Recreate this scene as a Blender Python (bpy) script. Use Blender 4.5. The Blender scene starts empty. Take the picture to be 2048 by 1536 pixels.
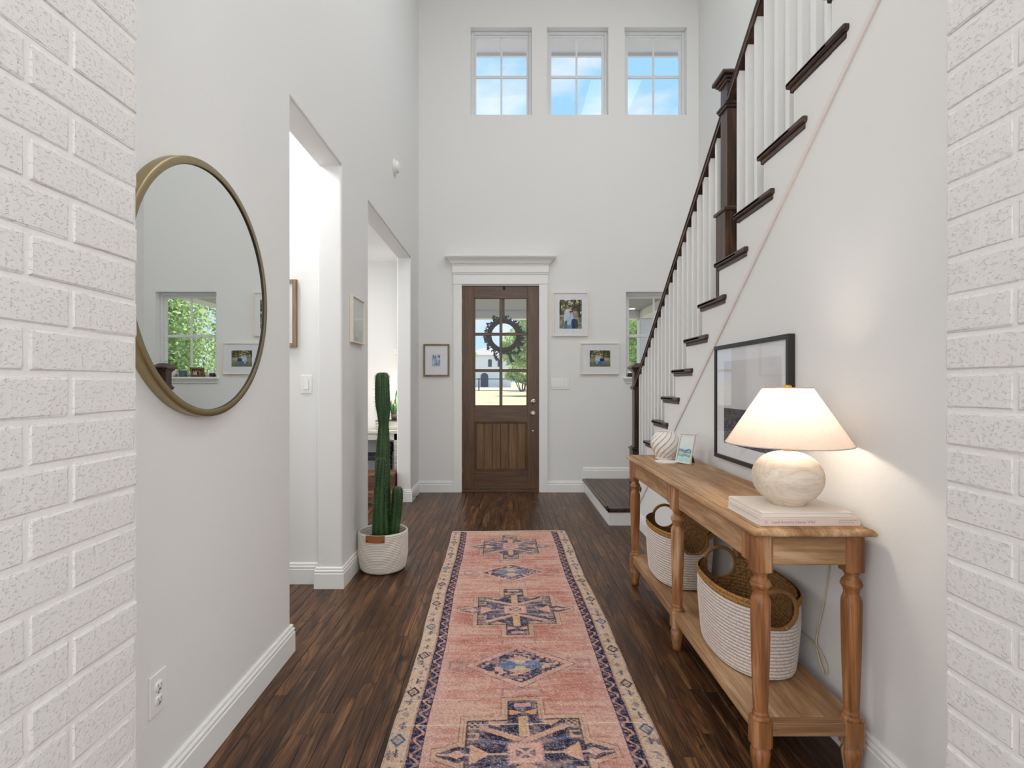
import bpy, bmesh, math, random
import numpy as np
from mathutils import Vector, Matrix

S = bpy.context.scene
COL = S.collection
PI = math.pi
R = random.Random(7)

# ------------------------------------------------------------------ camera
EYE = 1.277
cam_d = bpy.data.cameras.new('camera')
cam_d.sensor_fit = 'HORIZONTAL'
cam_d.sensor_width = 36.0
cam_d.lens = 36.0 * 1080.0 / 2048.0
cam_d.shift_x = 14.0 / 2048.0
cam_d.clip_start = 0.05
cam_d.clip_end = 500
cam = bpy.data.objects.new('camera', cam_d)
COL.objects.link(cam)
cam.location = (0, 0, EYE)
cam.rotation_euler = (PI / 2, 0, 0)
S.camera = cam

# ------------------------------------------------------------------ view, sky, sun, area lights
S.view_settings.view_transform = 'Standard'
S.view_settings.look = 'None'
S.view_settings.gamma = 1.0
S.view_settings.exposure = 0.16
S.view_settings.use_curve_mapping = False
try:
    S.cycles.use_denoising = True
    S.cycles.max_bounces = 12
    S.cycles.diffuse_bounces = 6
    S.cycles.transparent_max_bounces = 16
    S.cycles.sample_clamp_indirect = 6.0
except Exception:
    pass


def srgb(r, g, b):
    out = []
    for c in (r, g, b):
        c = c / 255.0
        out.append(c / 12.92 if c <= 0.04045 else ((c + 0.055) / 1.055) ** 2.4)
    return (out[0], out[1], out[2], 1.0)


def build_world():
    w = bpy.data.worlds.new('sky')
    S.world = w
    w.use_nodes = True
    nt = w.node_tree
    nt.nodes.clear()
    N = nt.nodes.new
    tc = N('ShaderNodeTexCoord')
    mp = N('ShaderNodeMapping'); mp.inputs['Scale'].default_value = (2.2, 2.2, 5.0)
    mp.inputs['Location'].default_value = (3.1, 0.4, 1.3)
    no = N('ShaderNodeTexNoise'); no.inputs['Scale'].default_value = 2.6; no.inputs['Detail'].default_value = 7
    no.inputs['Roughness'].default_value = 0.55
    cr = N('ShaderNodeValToRGB')
    cr.color_ramp.elements[0].position = 0.42
    cr.color_ramp.elements[1].position = 0.62
    sep = N('ShaderNodeSeparateXYZ')
    hz = N('ShaderNodeMapRange'); hz.inputs['From Min'].default_value = 0.0; hz.inputs['From Max'].default_value = 0.45
    grad = N('ShaderNodeMixRGB')
    grad.inputs['Color1'].default_value = srgb(190, 222, 250)
    grad.inputs['Color2'].default_value = srgb(160, 211, 255)
    mix = N('ShaderNodeMixRGB'); mix.inputs['Color2'].default_value = srgb(222, 235, 255)
    bg = N('ShaderNodeBackground'); bg.inputs['Strength'].default_value = 1.0
    out = N('ShaderNodeOutputWorld')
    L = nt.links.new
    L(tc.outputs['Generated'], mp.inputs['Vector']); L(mp.outputs['Vector'], no.inputs['Vector'])
    L(no.outputs['Fac'], cr.inputs['Fac'])
    L(tc.outputs['Generated'], sep.inputs['Vector']); L(sep.outputs['Z'], hz.inputs['Value'])
    L(hz.outputs['Result'], grad.inputs['Fac']); L(grad.outputs['Color'], mix.inputs['Color1'])
    L(cr.outputs['Color'], mix.inputs['Fac'])
    L(mix.outputs['Color'], bg.inputs['Color']); L(bg.outputs['Background'], out.inputs['Surface'])


build_world()


def sun(strength, direction, col):
    d = bpy.data.lights.new('sun', 'SUN'); d.energy = strength; d.angle = 0.01; d.color = col
    o = bpy.data.objects.new('sun', d); COL.objects.link(o)
    o.rotation_euler = Vector(direction).to_track_quat('-Z', 'Y').to_euler()
    o.location = (0, 20, 30)


def area(name, loc, direction, sx, sy, power, col=(1, 1, 1)):
    d = bpy.data.lights.new(name, 'AREA'); d.shape = 'RECTANGLE'; d.size = sx; d.size_y = sy
    d.energy = power; d.color = col
    o = bpy.data.objects.new(name, d); COL.objects.link(o)
    o.location = loc
    o.rotation_euler = Vector(direction).to_track_quat('-Z', 'Y').to_euler()
    return o


SUN_EL = math.radians(61)
sun(7.0, (-0.18 * math.cos(SUN_EL), -0.98 * math.cos(SUN_EL), -math.sin(SUN_EL)), (1.0, 0.96, 0.9))
area('hall_ceiling_fill', (-0.1, 3.2, 6.05), (0.1, 0, -1), 1.6, 4.0, 44, (0.985, 0.995, 1.0))  # unseen overhead fill, added to lift the hall walls
area('stairwell_light', (1.75, 3.0, 6.05), (0, 0, -1), 0.8, 3.0, 34, (0.985, 0.995, 1.0))
area('living_room_fill', (0.1, -4.4, 2.9), (0, 1, 0), 5.5, 5.0, 150, (0.95, 0.975, 1.0))  # added fill behind the camera, evens the light in the hall
area('living_room_left_fill', (-3.4, -1.6, 2.6), (1, 0.75, 0), 4.0, 4.5, 125, (0.96, 0.98, 1.0))  # unseen fill from the left, added to brighten the right wall
area('living_room_right_fill', (3.4, -1.4, 2.2), (-1, 0.8, 0), 4.0, 4.0, 110, (0.95, 0.975, 1.0))  # fill added out of view on the right, lifts the left wall
area('passage_fill', (-3.3, 2.9, 1.7), (1, 0, 0.0), 0.9, 2.0, 6, (0.99, 0.99, 1.0))  # added so light crosses from the passage onto the right wall
area('side_hall_light', (-1.75, 3.05, 3.0), (0, 0.3, -1), 0.4, 0.4, 15, (1.0, 0.99, 0.975))
area('study_light', (-2.4, 5.0, 2.7), (0, 0, -1), 1.5, 1.5, 20, (1.0, 0.98, 0.95))
area('study_side_fill', (-4.1, 5.0, 1.5), (1, 0, 0.12), 2.2, 1.7, 30, (0.97, 0.985, 1.0))  # unseen fill through the study opening, added for stair wall and balusters


# ------------------------------------------------------------------ materials
def principled(name, col, rough=0.5, metal=0.0, spec=0.5):
    m = bpy.data.materials.new(name)
    m.use_nodes = True
    b = m.node_tree.nodes['Principled BSDF']
    b.inputs['Base Color'].default_value = col
    b.inputs['Roughness'].default_value = rough
    b.inputs['Metallic'].default_value = metal
    b.inputs['Specular IOR Level'].default_value = spec
    return m, m.node_tree, b


def coords(nt, kind, scale=(1, 1, 1), rnd=False):
    L = nt.links.new
    if kind == 'world':
        g = nt.nodes.new('ShaderNodeNewGeometry'); src = g.outputs['Position']
    else:
        g = nt.nodes.new('ShaderNodeTexCoord'); src = g.outputs['Object']
    if rnd:
        oi = nt.nodes.new('ShaderNodeObjectInfo')
        mu = nt.nodes.new('ShaderNodeVectorMath'); mu.operation = 'SCALE'
        mu.inputs[0].default_value = (37.0, 53.0, 29.0)
        L(oi.outputs['Random'], mu.inputs['Scale'])
        ad = nt.nodes.new('ShaderNodeVectorMath'); ad.operation = 'ADD'
        L(src, ad.inputs[0]); L(mu.outputs['Vector'], ad.inputs[1])
        src = ad.outputs['Vector']
    mp = nt.nodes.new('ShaderNodeMapping')
    mp.inputs['Scale'].default_value = scale
    L(src, mp.inputs['Vector'])
    return mp.outputs['Vector']


def noise(nt, vec, scale, detail=3, rough=0.5, dist=0.0):
    n = nt.nodes.new('ShaderNodeTexNoise')
    n.inputs['Scale'].default_value = scale
    n.inputs['Detail'].default_value = detail
    n.inputs['Roughness'].default_value = rough
    n.inputs['Distortion'].default_value = dist
    nt.links.new(vec, n.inputs['Vector'])
    return n.outputs['Fac']


def ramp(nt, fac, stops):
    cr = nt.nodes.new('ShaderNodeValToRGB')
    e = cr.color_ramp.elements
    while len(e) < len(stops):
        e.new(0.5)
    for k, (p, c) in enumerate(stops):
        e[k].position = p
        e[k].color = c if len(c) == 4 else (*c, 1)
    nt.links.new(fac, cr.inputs['Fac'])
    return cr.outputs['Color']


def mixc(nt, fac, a, b, mode='MIX'):
    m = nt.nodes.new('ShaderNodeMixRGB'); m.blend_type = mode
    for sock, val in ((m.inputs['Fac'], fac), (m.inputs['Color1'], a), (m.inputs['Color2'], b)):
        if isinstance(val, (int, float)):
            sock.default_value = val
        elif isinstance(val, tuple):
            sock.default_value = val
        else:
            nt.links.new(val, sock)
    return m.outputs['Color']


def bump(nt, bsdf, h, strength=0.2, dist=0.01):
    b = nt.nodes.new('ShaderNodeBump')
    b.inputs['Strength'].default_value = strength
    b.inputs['Distance'].default_value = dist
    nt.links.new(h, b.inputs['Height'])
    nt.links.new(b.outputs['Normal'], bsdf.inputs['Normal'])


def plaster(name, col, bs=0.25, scale=120):
    m, nt, b = principled(name, col, 0.75, spec=0.25)
    v = coords(nt, 'world')
    bump(nt, b, noise(nt, v, scale, 2, 0.5), bs, 0.004)
    return m


def wood(name, dark, mid, light, axis, rough=0.4, kind='object', rnd=False, grain=1.0, bs=0.15, spec=0.5, contrast=0.0, deep=0.54, fine=60, rings=0.0, cut=0.55):
    m, nt, b = principled(name, mid, rough, spec=spec)
    sc = [9 * grain, 9 * grain, 9 * grain]
    sc[axis] = 0.9 * grain
    v = coords(nt, kind, tuple(sc), rnd)
    n1 = noise(nt, v, 1.6, 6, 0.62, 0.9)
    sc2 = [fine * grain, fine * grain, fine * grain]
    sc2[axis] = 2.2 * grain
    v2 = coords(nt, kind, tuple(sc2), rnd)
    n2 = noise(nt, v2, 1.5, 4, 0.65)
    c = ramp(nt, n1, [(0.30 + contrast, dark), (0.5, mid), (0.70 - contrast, light)])
    c2 = ramp(nt, n2, [(0.36, (deep, deep * 0.96, deep * 0.93, 1)), (cut, (1, 1, 1, 1))])
    c = mixc(nt, 0.85, c, c2, 'MULTIPLY')
    if rings:
        sc3 = [5.5, 5.5, 5.5]
        sc3[axis] = 0.55
        n3 = noise(nt, coords(nt, kind, tuple(sc3), rnd), 1.5, 1.5, 0.5, 0.3)
        mm = nt.nodes.new('ShaderNodeMath'); mm.operation = 'MULTIPLY'; mm.inputs[1].default_value = 120.0
        sn_ = nt.nodes.new('ShaderNodeMath'); sn_.operation = 'SINE'
        nt.links.new(n3, mm.inputs[0]); nt.links.new(mm.outputs['Value'], sn_.inputs[0])
        c = mixc(nt, rings, c, ramp(nt, sn_.outputs['Value'], [(0.0, (1, 1, 1, 1)), (0.55, (0.95, 0.94, 0.93, 1)), (0.95, (0.3, 0.27, 0.25, 1))]), 'MULTIPLY')
    if rnd:
        oi = nt.nodes.new('ShaderNodeObjectInfo')
        t = ramp(nt, oi.outputs['Random'], [(0.0, (0.74, 0.73, 0.74, 1)), (0.5, (1, 1, 1, 1)), (1.0, (1.25, 1.22, 1.18, 1))])
        c = mixc(nt, 1.0, c, t, 'MULTIPLY')
    nt.links.new(c, b.inputs['Base Color'])
    bump(nt, b, n2, bs, 0.003)
    return m


def vcol(name, rough=0.6, bs=0.0, scale=400, spec=0.3, sheen=0.0):
    m, nt, b = principled(name, (1, 1, 1, 1), rough, spec=spec)
    a = nt.nodes.new('ShaderNodeVertexColor'); a.layer_name = 'Col'
    nt.links.new(a.outputs['Color'], b.inputs['Base Color'])
    if bs:
        v = coords(nt, 'object')
        bump(nt, b, noise(nt, v, scale, 2, 0.6), bs, 0.003)
    return m


def glass_mat(name, tint=(1, 1, 1, 1), ior=1.45, gain=0.8):
    m = bpy.data.materials.new(name); m.use_nodes = True
    nt = m.node_tree; nt.nodes.clear()
    lw_ = nt.nodes.new('ShaderNodeLayerWeight'); lw_.inputs['Blend'].default_value = 0.5
    pw = nt.nodes.new('ShaderNodeMath'); pw.operation = 'POWER'; pw.inputs[1].default_value = 5.0
    nt.links.new(lw_.outputs['Facing'], pw.inputs[0])
    f0 = ((ior - 1) / (ior + 1)) ** 2
    fr = nt.nodes.new('ShaderNodeMath'); fr.operation = 'MULTIPLY_ADD'
    fr.inputs[1].default_value = 1 - f0; fr.inputs[2].default_value = f0 * gain
    nt.links.new(pw.outputs['Value'], fr.inputs[0])
    tr = nt.nodes.new('ShaderNodeBsdfTransparent'); tr.inputs['Color'].default_value = tint
    gl = nt.nodes.new('ShaderNodeBsdfGlossy'); gl.inputs['Roughness'].default_value = 0.0
    mx = nt.nodes.new('ShaderNodeMixShader'); o = nt.nodes.new('ShaderNodeOutputMaterial')
    nt.links.new(fr.outputs['Value'], mx.inputs['Fac']); nt.links.new(tr.outputs['BSDF'], mx.inputs[1])
    nt.links.new(gl.outputs['BSDF'], mx.inputs[2]); nt.links.new(mx.outputs['Shader'], o.inputs['Surface'])
    return m


def emis(name, col, strength):
    m = bpy.data.materials.new(name); m.use_nodes = True
    nt = m.node_tree; nt.nodes.clear()
    e = nt.nodes.new('ShaderNodeEmission'); e.inputs['Color'].default_value = col; e.inputs['Strength'].default_value = strength
    o = nt.nodes.new('ShaderNodeOutputMaterial'); nt.links.new(e.outputs['Emission'], o.inputs['Surface'])
    return m


M = {}
M['wall'] = plaster('wall_paint', srgb(233, 233, 232), 0.16, 150)
M['wall_smooth'] = plaster('smooth_wall_paint', srgb(233, 232, 230), 0.08, 60)
M['ceil'] = plaster('ceiling_paint', srgb(240, 240, 238), 0.1)
M['trim'] = principled('trim_paint', srgb(240, 240, 238), 0.35, spec=0.4)[0]
M['stone'] = plaster('outside_render', srgb(225, 222, 216), 0.3, 30)


def brick_paint():
    m, nt, b = principled('painted_brick', srgb(226, 223, 220), 0.7, spec=0.25)
    v = coords(nt, 'world', (1, 1, 1), True)
    pits = noise(nt, coords(nt, 'world', (115, 115, 190)), 1.0, 3, 0.6)
    pr = ramp(nt, pits, [(0.33, (0, 0, 0, 1)), (0.43, (1, 1, 1, 1))])
    streak = noise(nt, coords(nt, 'world', (60, 120, 16)), 1.0, 3, 0.6)
    lump = noise(nt, v, 14, 3, 0.6)
    h = mixc(nt, 0.35, pr, streak, 'MIX')
    h = mixc(nt, 0.4, h, lump, 'MIX')
    bump(nt, b, h, 0.6, 0.007)
    return m


M['brick'] = brick_paint()
M['mortar'] = plaster('painted_mortar', srgb(230, 227, 224), 0.45, 90)
M['plank'] = wood('stained_oak_floor', srgb(48, 29, 18), srgb(90, 59, 37), srgb(142, 100, 64), 1, 0.34, 'world', True, 1.3, 0.3, 0.36, 0.0, deep=0.2, fine=110, rings=0.8, cut=0.52)
M['subfloor'] = principled('subfloor', srgb(30, 20, 15), 0.8)[0]
M['stair_wood'] = wood('stained_oak_stair', srgb(40, 27, 21), srgb(70, 49, 39), srgb(104, 76, 60), 1, 0.3)
M['post_wood'] = wood('stained_oak_post', srgb(40, 27, 21), srgb(72, 50, 38), srgb(110, 80, 60), 2, 0.3)
M['door_wood'] = wood('mahogany_door', srgb(80, 56, 38), srgb(95, 68, 45), srgb(110, 81, 53), 2, 0.3, bs=0.05)
M['door_wood_h'] = wood('mahogany_door_rail', srgb(80, 56, 38), srgb(95, 68, 45), srgb(110, 81, 53), 0, 0.3, bs=0.05)
M['door_plank'] = wood('mahogany_plank', srgb(96, 69, 42), srgb(114, 83, 50), srgb(130, 97, 60), 2, 0.4, bs=0.05)
pine = (srgb(132, 94, 60), srgb(172, 132, 92), srgb(208, 174, 136))
M['pine_y'] = wood('weathered_pine_board', *pine, 1, 0.5, bs=0.2, deep=0.66)
M['pine_x'] = wood('weathered_pine_end', *pine, 0, 0.5, bs=0.2, deep=0.66)
M['pine_z'] = wood('weathered_pine_leg', srgb(112, 66, 34), srgb(164, 108, 62), srgb(212, 176, 138), 2, 0.48, bs=0.25)
M['bronze'] = principled('aged_brass', srgb(166, 150, 116), 0.36, 1.0)[0]
M['brass'] = principled('polished_brass', srgb(225, 180, 80), 0.25, 1.0)[0]
M['nickel'] = principled('satin_nickel', srgb(190, 184, 176), 0.3, 1.0)[0]
M['black'] = principled('black_frame', srgb(34, 34, 36), 0.4)[0]
M['mirror'] = principled('mirror_silver', srgb(240, 243, 241), 0.0, 1.0)[0]
M['glass'] = glass_mat('window_glass')
M['pic_glass'] = glass_mat('picture_glass', ior=1.5, gain=1.2)
M['white_plastic'] = principled('white_plastic', srgb(240, 239, 236), 0.35)[0]
M['dark_slot'] = principled('dark_slot', srgb(40, 38, 36), 0.6)[0]
M['mat_board'] = principled('mat_board', srgb(232, 234, 238), 0.8, spec=0.1)[0]
M['cream_frame'] = principled('cream_frame', srgb(236, 226, 208), 0.45)[0]
M['walnut_frame'] = wood('walnut_frame', srgb(112, 90, 68), srgb(146, 120, 92), srgb(166, 140, 112), 2, 0.5)
M['print'] = vcol('printed_paper', 0.6)
M['vinyl'] = principled('window_vinyl', srgb(226, 228, 228), 0.4)[0]
M['outside_paint'] = principled('porch_paint', srgb(206, 204, 204), 0.6)[0]


def rope(name, col, freq, axis_scale, rough=0.9, bs=0.6, dark=0.72, pitch=0.0, z0=0.0):
    m, nt, b = principled(name, col, rough, spec=0.1)
    v = coords(nt, 'object', axis_scale)
    n = noise(nt, v, freq, 3, 0.6)
    d = tuple(c * dark for c in col[:3]) + (1,)
    c = ramp(nt, n, [(0.36, d), (0.56, col)])
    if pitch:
        # shade painted into the colour of the grooves between the coils
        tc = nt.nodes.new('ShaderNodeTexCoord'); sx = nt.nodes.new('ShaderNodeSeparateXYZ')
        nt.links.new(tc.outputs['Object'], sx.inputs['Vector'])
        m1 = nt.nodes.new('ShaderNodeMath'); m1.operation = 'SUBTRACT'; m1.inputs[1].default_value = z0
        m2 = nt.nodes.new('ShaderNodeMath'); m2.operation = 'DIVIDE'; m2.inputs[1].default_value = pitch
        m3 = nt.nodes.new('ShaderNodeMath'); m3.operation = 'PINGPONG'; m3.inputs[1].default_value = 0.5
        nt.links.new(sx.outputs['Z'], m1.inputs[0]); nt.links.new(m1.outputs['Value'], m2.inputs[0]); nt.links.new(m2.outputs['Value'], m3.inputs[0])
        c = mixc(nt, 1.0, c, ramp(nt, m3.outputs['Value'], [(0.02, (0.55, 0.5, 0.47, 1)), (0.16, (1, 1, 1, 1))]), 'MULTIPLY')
    nt.links.new(c, b.inputs['Base Color'])
    bump(nt, b, n, bs, 0.006)
    return m


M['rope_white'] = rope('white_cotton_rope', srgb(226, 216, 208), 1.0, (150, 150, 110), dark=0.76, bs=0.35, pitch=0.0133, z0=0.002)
M['rope_jute'] = rope('braided_jute', srgb(176, 132, 78), 1.0, (130, 130, 100), dark=0.45)
M['jute_in'] = rope('jute_lining', srgb(164, 122, 78), 1.0, (120, 120, 90), dark=0.42)
M['handle_wrap'] = rope('wrapped_handle', srgb(150, 112, 74), 1.0, (220, 220, 220), dark=0.75, bs=0.3)
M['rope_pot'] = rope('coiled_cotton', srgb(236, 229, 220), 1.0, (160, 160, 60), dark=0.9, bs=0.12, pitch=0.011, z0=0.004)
M['leather'] = principled('tan_leather', srgb(150, 92, 50), 0.5)[0]
M['soil'] = plaster('potting_soil', srgb(48, 36, 28), 0.9, 80)


def cactus_mat():
    m, nt, b = principled('cactus_skin', srgb(40, 72, 36), 0.42, spec=0.4)
    v = coords(nt, 'object', (30, 30, 5))
    c = ramp(nt, noise(nt, v, 1.0, 4), [(0.3, srgb(26, 52, 28)), (0.55, srgb(42, 78, 38)), (0.75, srgb(64, 100, 52))])
    nt.links.new(c, b.inputs['Base Color'])
    return m


M['cactus'] = cactus_mat()
M['spine'] = principled('cactus_spine', srgb(150, 140, 116), 0.6)[0]


def shade_mat():
    m = bpy.data.materials.new('linen_shade'); m.use_nodes = True
    nt = m.node_tree; nt.nodes.clear()
    v = coords(nt, 'object', (400, 400, 500))
    n = noise(nt, v, 1.0, 2)
    c = ramp(nt, n, [(0.3, srgb(224, 208, 198)), (0.7, srgb(238, 226, 218))])
    d = nt.nodes.new('ShaderNodeBsdfDiffuse'); t = nt.nodes.new('ShaderNodeBsdfTranslucent')
    nt.links.new(c, d.inputs['Color']); nt.links.new(c, t.inputs['Color'])
    mx = nt.nodes.new('ShaderNodeMixShader'); mx.inputs['Fac'].default_value = 0.4
    o = nt.nodes.new('ShaderNodeOutputMaterial')
    nt.links.new(d.outputs['BSDF'], mx.inputs[1]); nt.links.new(t.outputs['BSDF'], mx.inputs[2])
    nt.links.new(mx.outputs['Shader'], o.inputs['Surface'])
    return m


M['shade'] = shade_mat()
M['lamp_wood'] = wood('whitewashed_wood', srgb(216, 200, 178), srgb(230, 217, 200), srgb(240, 232, 220), 0, 0.6, bs=0.06, deep=0.84)
M['bulb'] = emis('bulb_glow', (1.0, 0.86, 0.66, 1), 30)
M['paper'] = principled('book_pages', srgb(232, 224, 214), 0.8)[0]
M['book_cover'] = principled('cream_book_cover', srgb(236, 228, 218), 0.6)[0]
M['book_pink'] = principled('blush_book_cover', srgb(226, 208, 198), 0.6)[0]
M['ink'] = principled('grey_ink', srgb(160, 140, 132), 0.7)[0]
M['cord'] = principled('lamp_cord', srgb(206, 190, 160), 0.6)[0]
M['vase'] = vcol('ceramic_swirl', 0.5)
M['ceramic'] = principled('white_ceramic', srgb(236, 230, 226), 0.45)[0]
M['pearl'] = plaster('pearl_frame', srgb(226, 220, 208), 0.8, 160)


def leaf_mat(name, a, b_, c_):
    m = bpy.data.materials.new(name); m.use_nodes = True
    nt = m.node_tree; nt.nodes.clear()
    v = coords(nt, 'world')
    c = ramp(nt, noise(nt, v, 2.3, 5, 0.7), [(0.3, a), (0.5, b_), (0.72, c_)])
    d = nt.nodes.new('ShaderNodeBsdfDiffuse'); t = nt.nodes.new('ShaderNodeBsdfTranslucent')
    nt.links.new(c, d.inputs['Color']); nt.links.new(c, t.inputs['Color'])
    mx = nt.nodes.new('ShaderNodeMixShader'); mx.inputs['Fac'].default_value = 0.5
    o = nt.nodes.new('ShaderNodeOutputMaterial')
    nt.links.new(d.outputs['BSDF'], mx.inputs[1]); nt.links.new(t.outputs['BSDF'], mx.inputs[2])
    nt.links.new(mx.outputs['Shader'], o.inputs['Surface'])
    return m


M['leaf'] = leaf_mat('tree_leaf', srgb(124, 148, 96), srgb(186, 206, 150), srgb(234, 240, 204))
M['leaf_dark'] = leaf_mat('wreath_leaf', srgb(26, 46, 30), srgb(44, 70, 46), srgb(70, 98, 66))
M['bark'] = plaster('bark', srgb(84, 70, 60), 0.8, 20)
M['twig'] = plaster('wreath_twig', srgb(44, 34, 30), 0.9, 60)


def lawn_mat():
    m, nt, b = principled('dry_lawn', srgb(200, 196, 164), 0.9, spec=0.05)
    v = coords(nt, 'world', (0.6, 0.25, 1))
    c = ramp(nt, noise(nt, v, 1.2, 6, 0.65), [(0.3, srgb(146, 148, 112)), (0.6, srgb(172, 166, 138)), (0.8, srgb(190, 180, 158))])
    nt.links.new(c, b.inputs['Base Color'])
    return m


M['lawn'] = lawn_mat()
M['concrete'] = plaster('porch_concrete', srgb(176, 172, 164), 0.4, 30)
M['siding'] = principled('grey_siding', srgb(136, 133, 142), 0.7)[0]


# ------------------------------------------------------------------ geometry helpers
ORG = {}


class MB:
    def __init__(self):
        self.v = []; self.f = []; self.sm = []; self.col = None

    def add(self, verts, faces, smooth=False):
        o = len(self.v)
        self.v.extend(verts)
        self.f.extend([tuple(i + o for i in f) for f in faces])
        self.sm.extend([smooth] * len(faces))
        return self

    def box(self, x0, x1, y0, y1, z0, z1, b=0.0, seg=1, T=None):
        if b <= 0:
            v = [(x, y, z) for z in (z0, z1) for y in (y0, y1) for x in (x0, x1)]
            f = [(0, 2, 3, 1), (4, 5, 7, 6), (0, 1, 5, 4), (2, 6, 7, 3), (0, 4, 6, 2), (1, 3, 7, 5)]
        else:
            bm = bmesh.new()
            bmesh.ops.create_cube(bm, size=1)
            for q in bm.verts:
                q.co = Vector(((x0 + x1) / 2 + q.co.x * (x1 - x0), (y0 + y1) / 2 + q.co.y * (y1 - y0), (z0 + z1) / 2 + q.co.z * (z1 - z0)))
            bmesh.ops.bevel(bm, geom=bm.edges[:], offset=b, segments=seg, affect='EDGES', profile=0.5)
            bm.verts.index_update()
            v = [tuple(q.co) for q in bm.verts]
            f = [tuple(q.index for q in fc.verts) for fc in bm.faces]
            bm.free()
        if T:
            v = [T(*p) for p in v]
        return self.add(v, f)

    def lathe(self, prof, c=(0, 0, 0), seg=24, ax=1.0, ay=1.0, smooth=True, cap=True, T=None):
        v = []; f = []
        n = len(prof)
        for r, z in prof:
            for k in range(seg):
                a = 2 * PI * k / seg
                v.append((c[0] + r * ax * math.cos(a), c[1] + r * ay * math.sin(a), c[2] + z))
        for i in range(n - 1):
            for k in range(seg):
                k2 = (k + 1) % seg
                f.append((i * seg + k, i * seg + k2, (i + 1) * seg + k2, (i + 1) * seg + k))
        if T:
            v = [T(*p) for p in v]
        self.add(v, f, smooth)
        if cap:
            o = len(self.v) - n * seg
            self.f.append(tuple(o + k for k in reversed(range(seg)))); self.sm.append(False)
            self.f.append(tuple(o + (n - 1) * seg + k for k in range(seg))); self.sm.append(False)
        return self

    def tube(self, pts, r, seg=8, closed=False, cap=True):
        P = [Vector(p) for p in pts]
        n = len(P)
        rs = r if isinstance(r, (list, tuple)) else [r] * n
        t0 = (P[1] - P[0]).normalized()
        up = Vector((0, 0, 1)) if abs(t0.z) < 0.9 else Vector((1, 0, 0))
        nrm = t0.cross(up).normalized()
        v = []; f = []
        for i in range(n):
            if closed:
                t = (P[(i + 1) % n] - P[i - 1]).normalized()
            else:
                t = (P[min(i + 1, n - 1)] - P[max(i - 1, 0)]).normalized()
            nrm = (nrm - t * nrm.dot(t)).normalized()
            bi = t.cross(nrm)
            for k in range(seg):
                a = 2 * PI * k / seg
                v.append(tuple(P[i] + (nrm * math.cos(a) + bi * math.sin(a)) * rs[i]))
        m = n if closed else n - 1
        for i in range(m):
            j = (i + 1) % n
            for k in range(seg):
                k2 = (k + 1) % seg
                f.append((i * seg + k, i * seg + k2, j * seg + k2, j * seg + k))
        if cap and not closed:
            f.append(tuple(reversed(range(seg))))
            f.append(tuple((n - 1) * seg + k for k in range(seg)))
        return self.add(v, f, True)

    def prism(self, poly, fn, smooth=False):
        n = len(poly)
        v = [fn(p, q, 0) for p, q in poly] + [fn(p, q, 1) for p, q in poly]
        f = [(i, (i + 1) % n, n + (i + 1) % n, n + i) for i in range(n)]
        f.append(tuple(reversed(range(n)))); f.append(tuple(range(n, 2 * n)))
        return self.add(v, f, smooth)

    def sweep(self, path, prof, side=1, z0=0.0):
        # path: list of (x, y); prof: list of (offset, z); side +1 = left of travel
        n = len(path); P = [Vector(p) for p in path]
        offs = []
        for i in range(n):
            ds = []
            if i > 0:
                ds.append((P[i] - P[i - 1]).normalized())
            if i < n - 1:
                ds.append((P[i + 1] - P[i]).normalized())
            ns = [Vector((-d.y, d.x)) * side for d in ds]
            if len(ns) == 1:
                offs.append(ns[0])
            else:
                b = ns[0] + ns[1]
                offs.append(b * (2.0 / b.length_squared) if b.length_squared > 1e-6 else ns[0])
        m = len(prof); v = []; f = []
        for i in range(n):
            for d, z in prof:
                q = P[i] + offs[i] * d
                v.append((q.x, q.y, z0 + z))
        for i in range(n - 1):
            for k in range(m):
                k2 = (k + 1) % m
                f.append((i * m + k, i * m + k2, (i + 1) * m + k2, (i + 1) * m + k))
        f.append(tuple(range(m))); f.append(tuple((n - 1) * m + k for k in reversed(range(m))))
        return self.add(v, f)

    def build(self, name, mat, parent=None, loc=None, normals=True):
        org = Vector(ORG[parent.name]) if parent is not None else Vector(loc if loc else (0, 0, 0))
        me = bpy.data.meshes.new(name)
        ox, oy, oz = org
        me.from_pydata([(x - ox, y - oy, z - oz) for x, y, z in self.v], [], self.f)
        if any(self.sm):
            me.polygons.foreach_set('use_smooth', self.sm)
        if self.col is not None:
            ca = me.color_attributes.new('Col', 'FLOAT_COLOR', 'POINT')
            ca.data.foreach_set('color', np.asarray(self.col, dtype=np.float32).ravel())
        me.materials.append(mat)
        if normals:
            bm = bmesh.new(); bm.from_mesh(me)
            bmesh.ops.recalc_face_normals(bm, faces=bm.faces[:])
            bm.to_mesh(me); bm.free()
        me.update()
        o = bpy.data.objects.new(name, me)
        COL.objects.link(o)
        if parent is not None:
            o.parent = parent
        else:
            o.location = org
        ORG[o.name] = tuple(org)
        return o


def tag(o, label=None, cat=None, group=None, kind=None):
    if label: o['label'] = label
    if cat: o['category'] = cat
    if group: o['group'] = group
    if kind: o['kind'] = kind
    return o


def thing(name, label, cat, loc, group=None):
    o = bpy.data.objects.new(name, None)
    o.empty_display_size = 0.05
    COL.objects.link(o)
    o.location = loc
    ORG[o.name] = tuple(loc)
    return tag(o, label, cat, group)


def structure(name, loc=(0, 0, 0)):
    o = bpy.data.objects.new(name, None)
    o.empty_display_size = 0.05
    COL.objects.link(o); o.location = loc; ORG[o.name] = tuple(loc)
    o['kind'] = 'structure'
    return o


def struct_mesh(name, mb, mat, **k):
    return tag(mb.build(name, mat, **k), kind='structure')


def share(src, name, parent, loc, scale=(1, 1, 1), rot=(0, 0, 0)):
    o = bpy.data.objects.new(name, src)
    COL.objects.link(o); o.parent = parent
    o.location = loc; o.scale = scale; o.rotation_euler = rot
    return o


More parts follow.
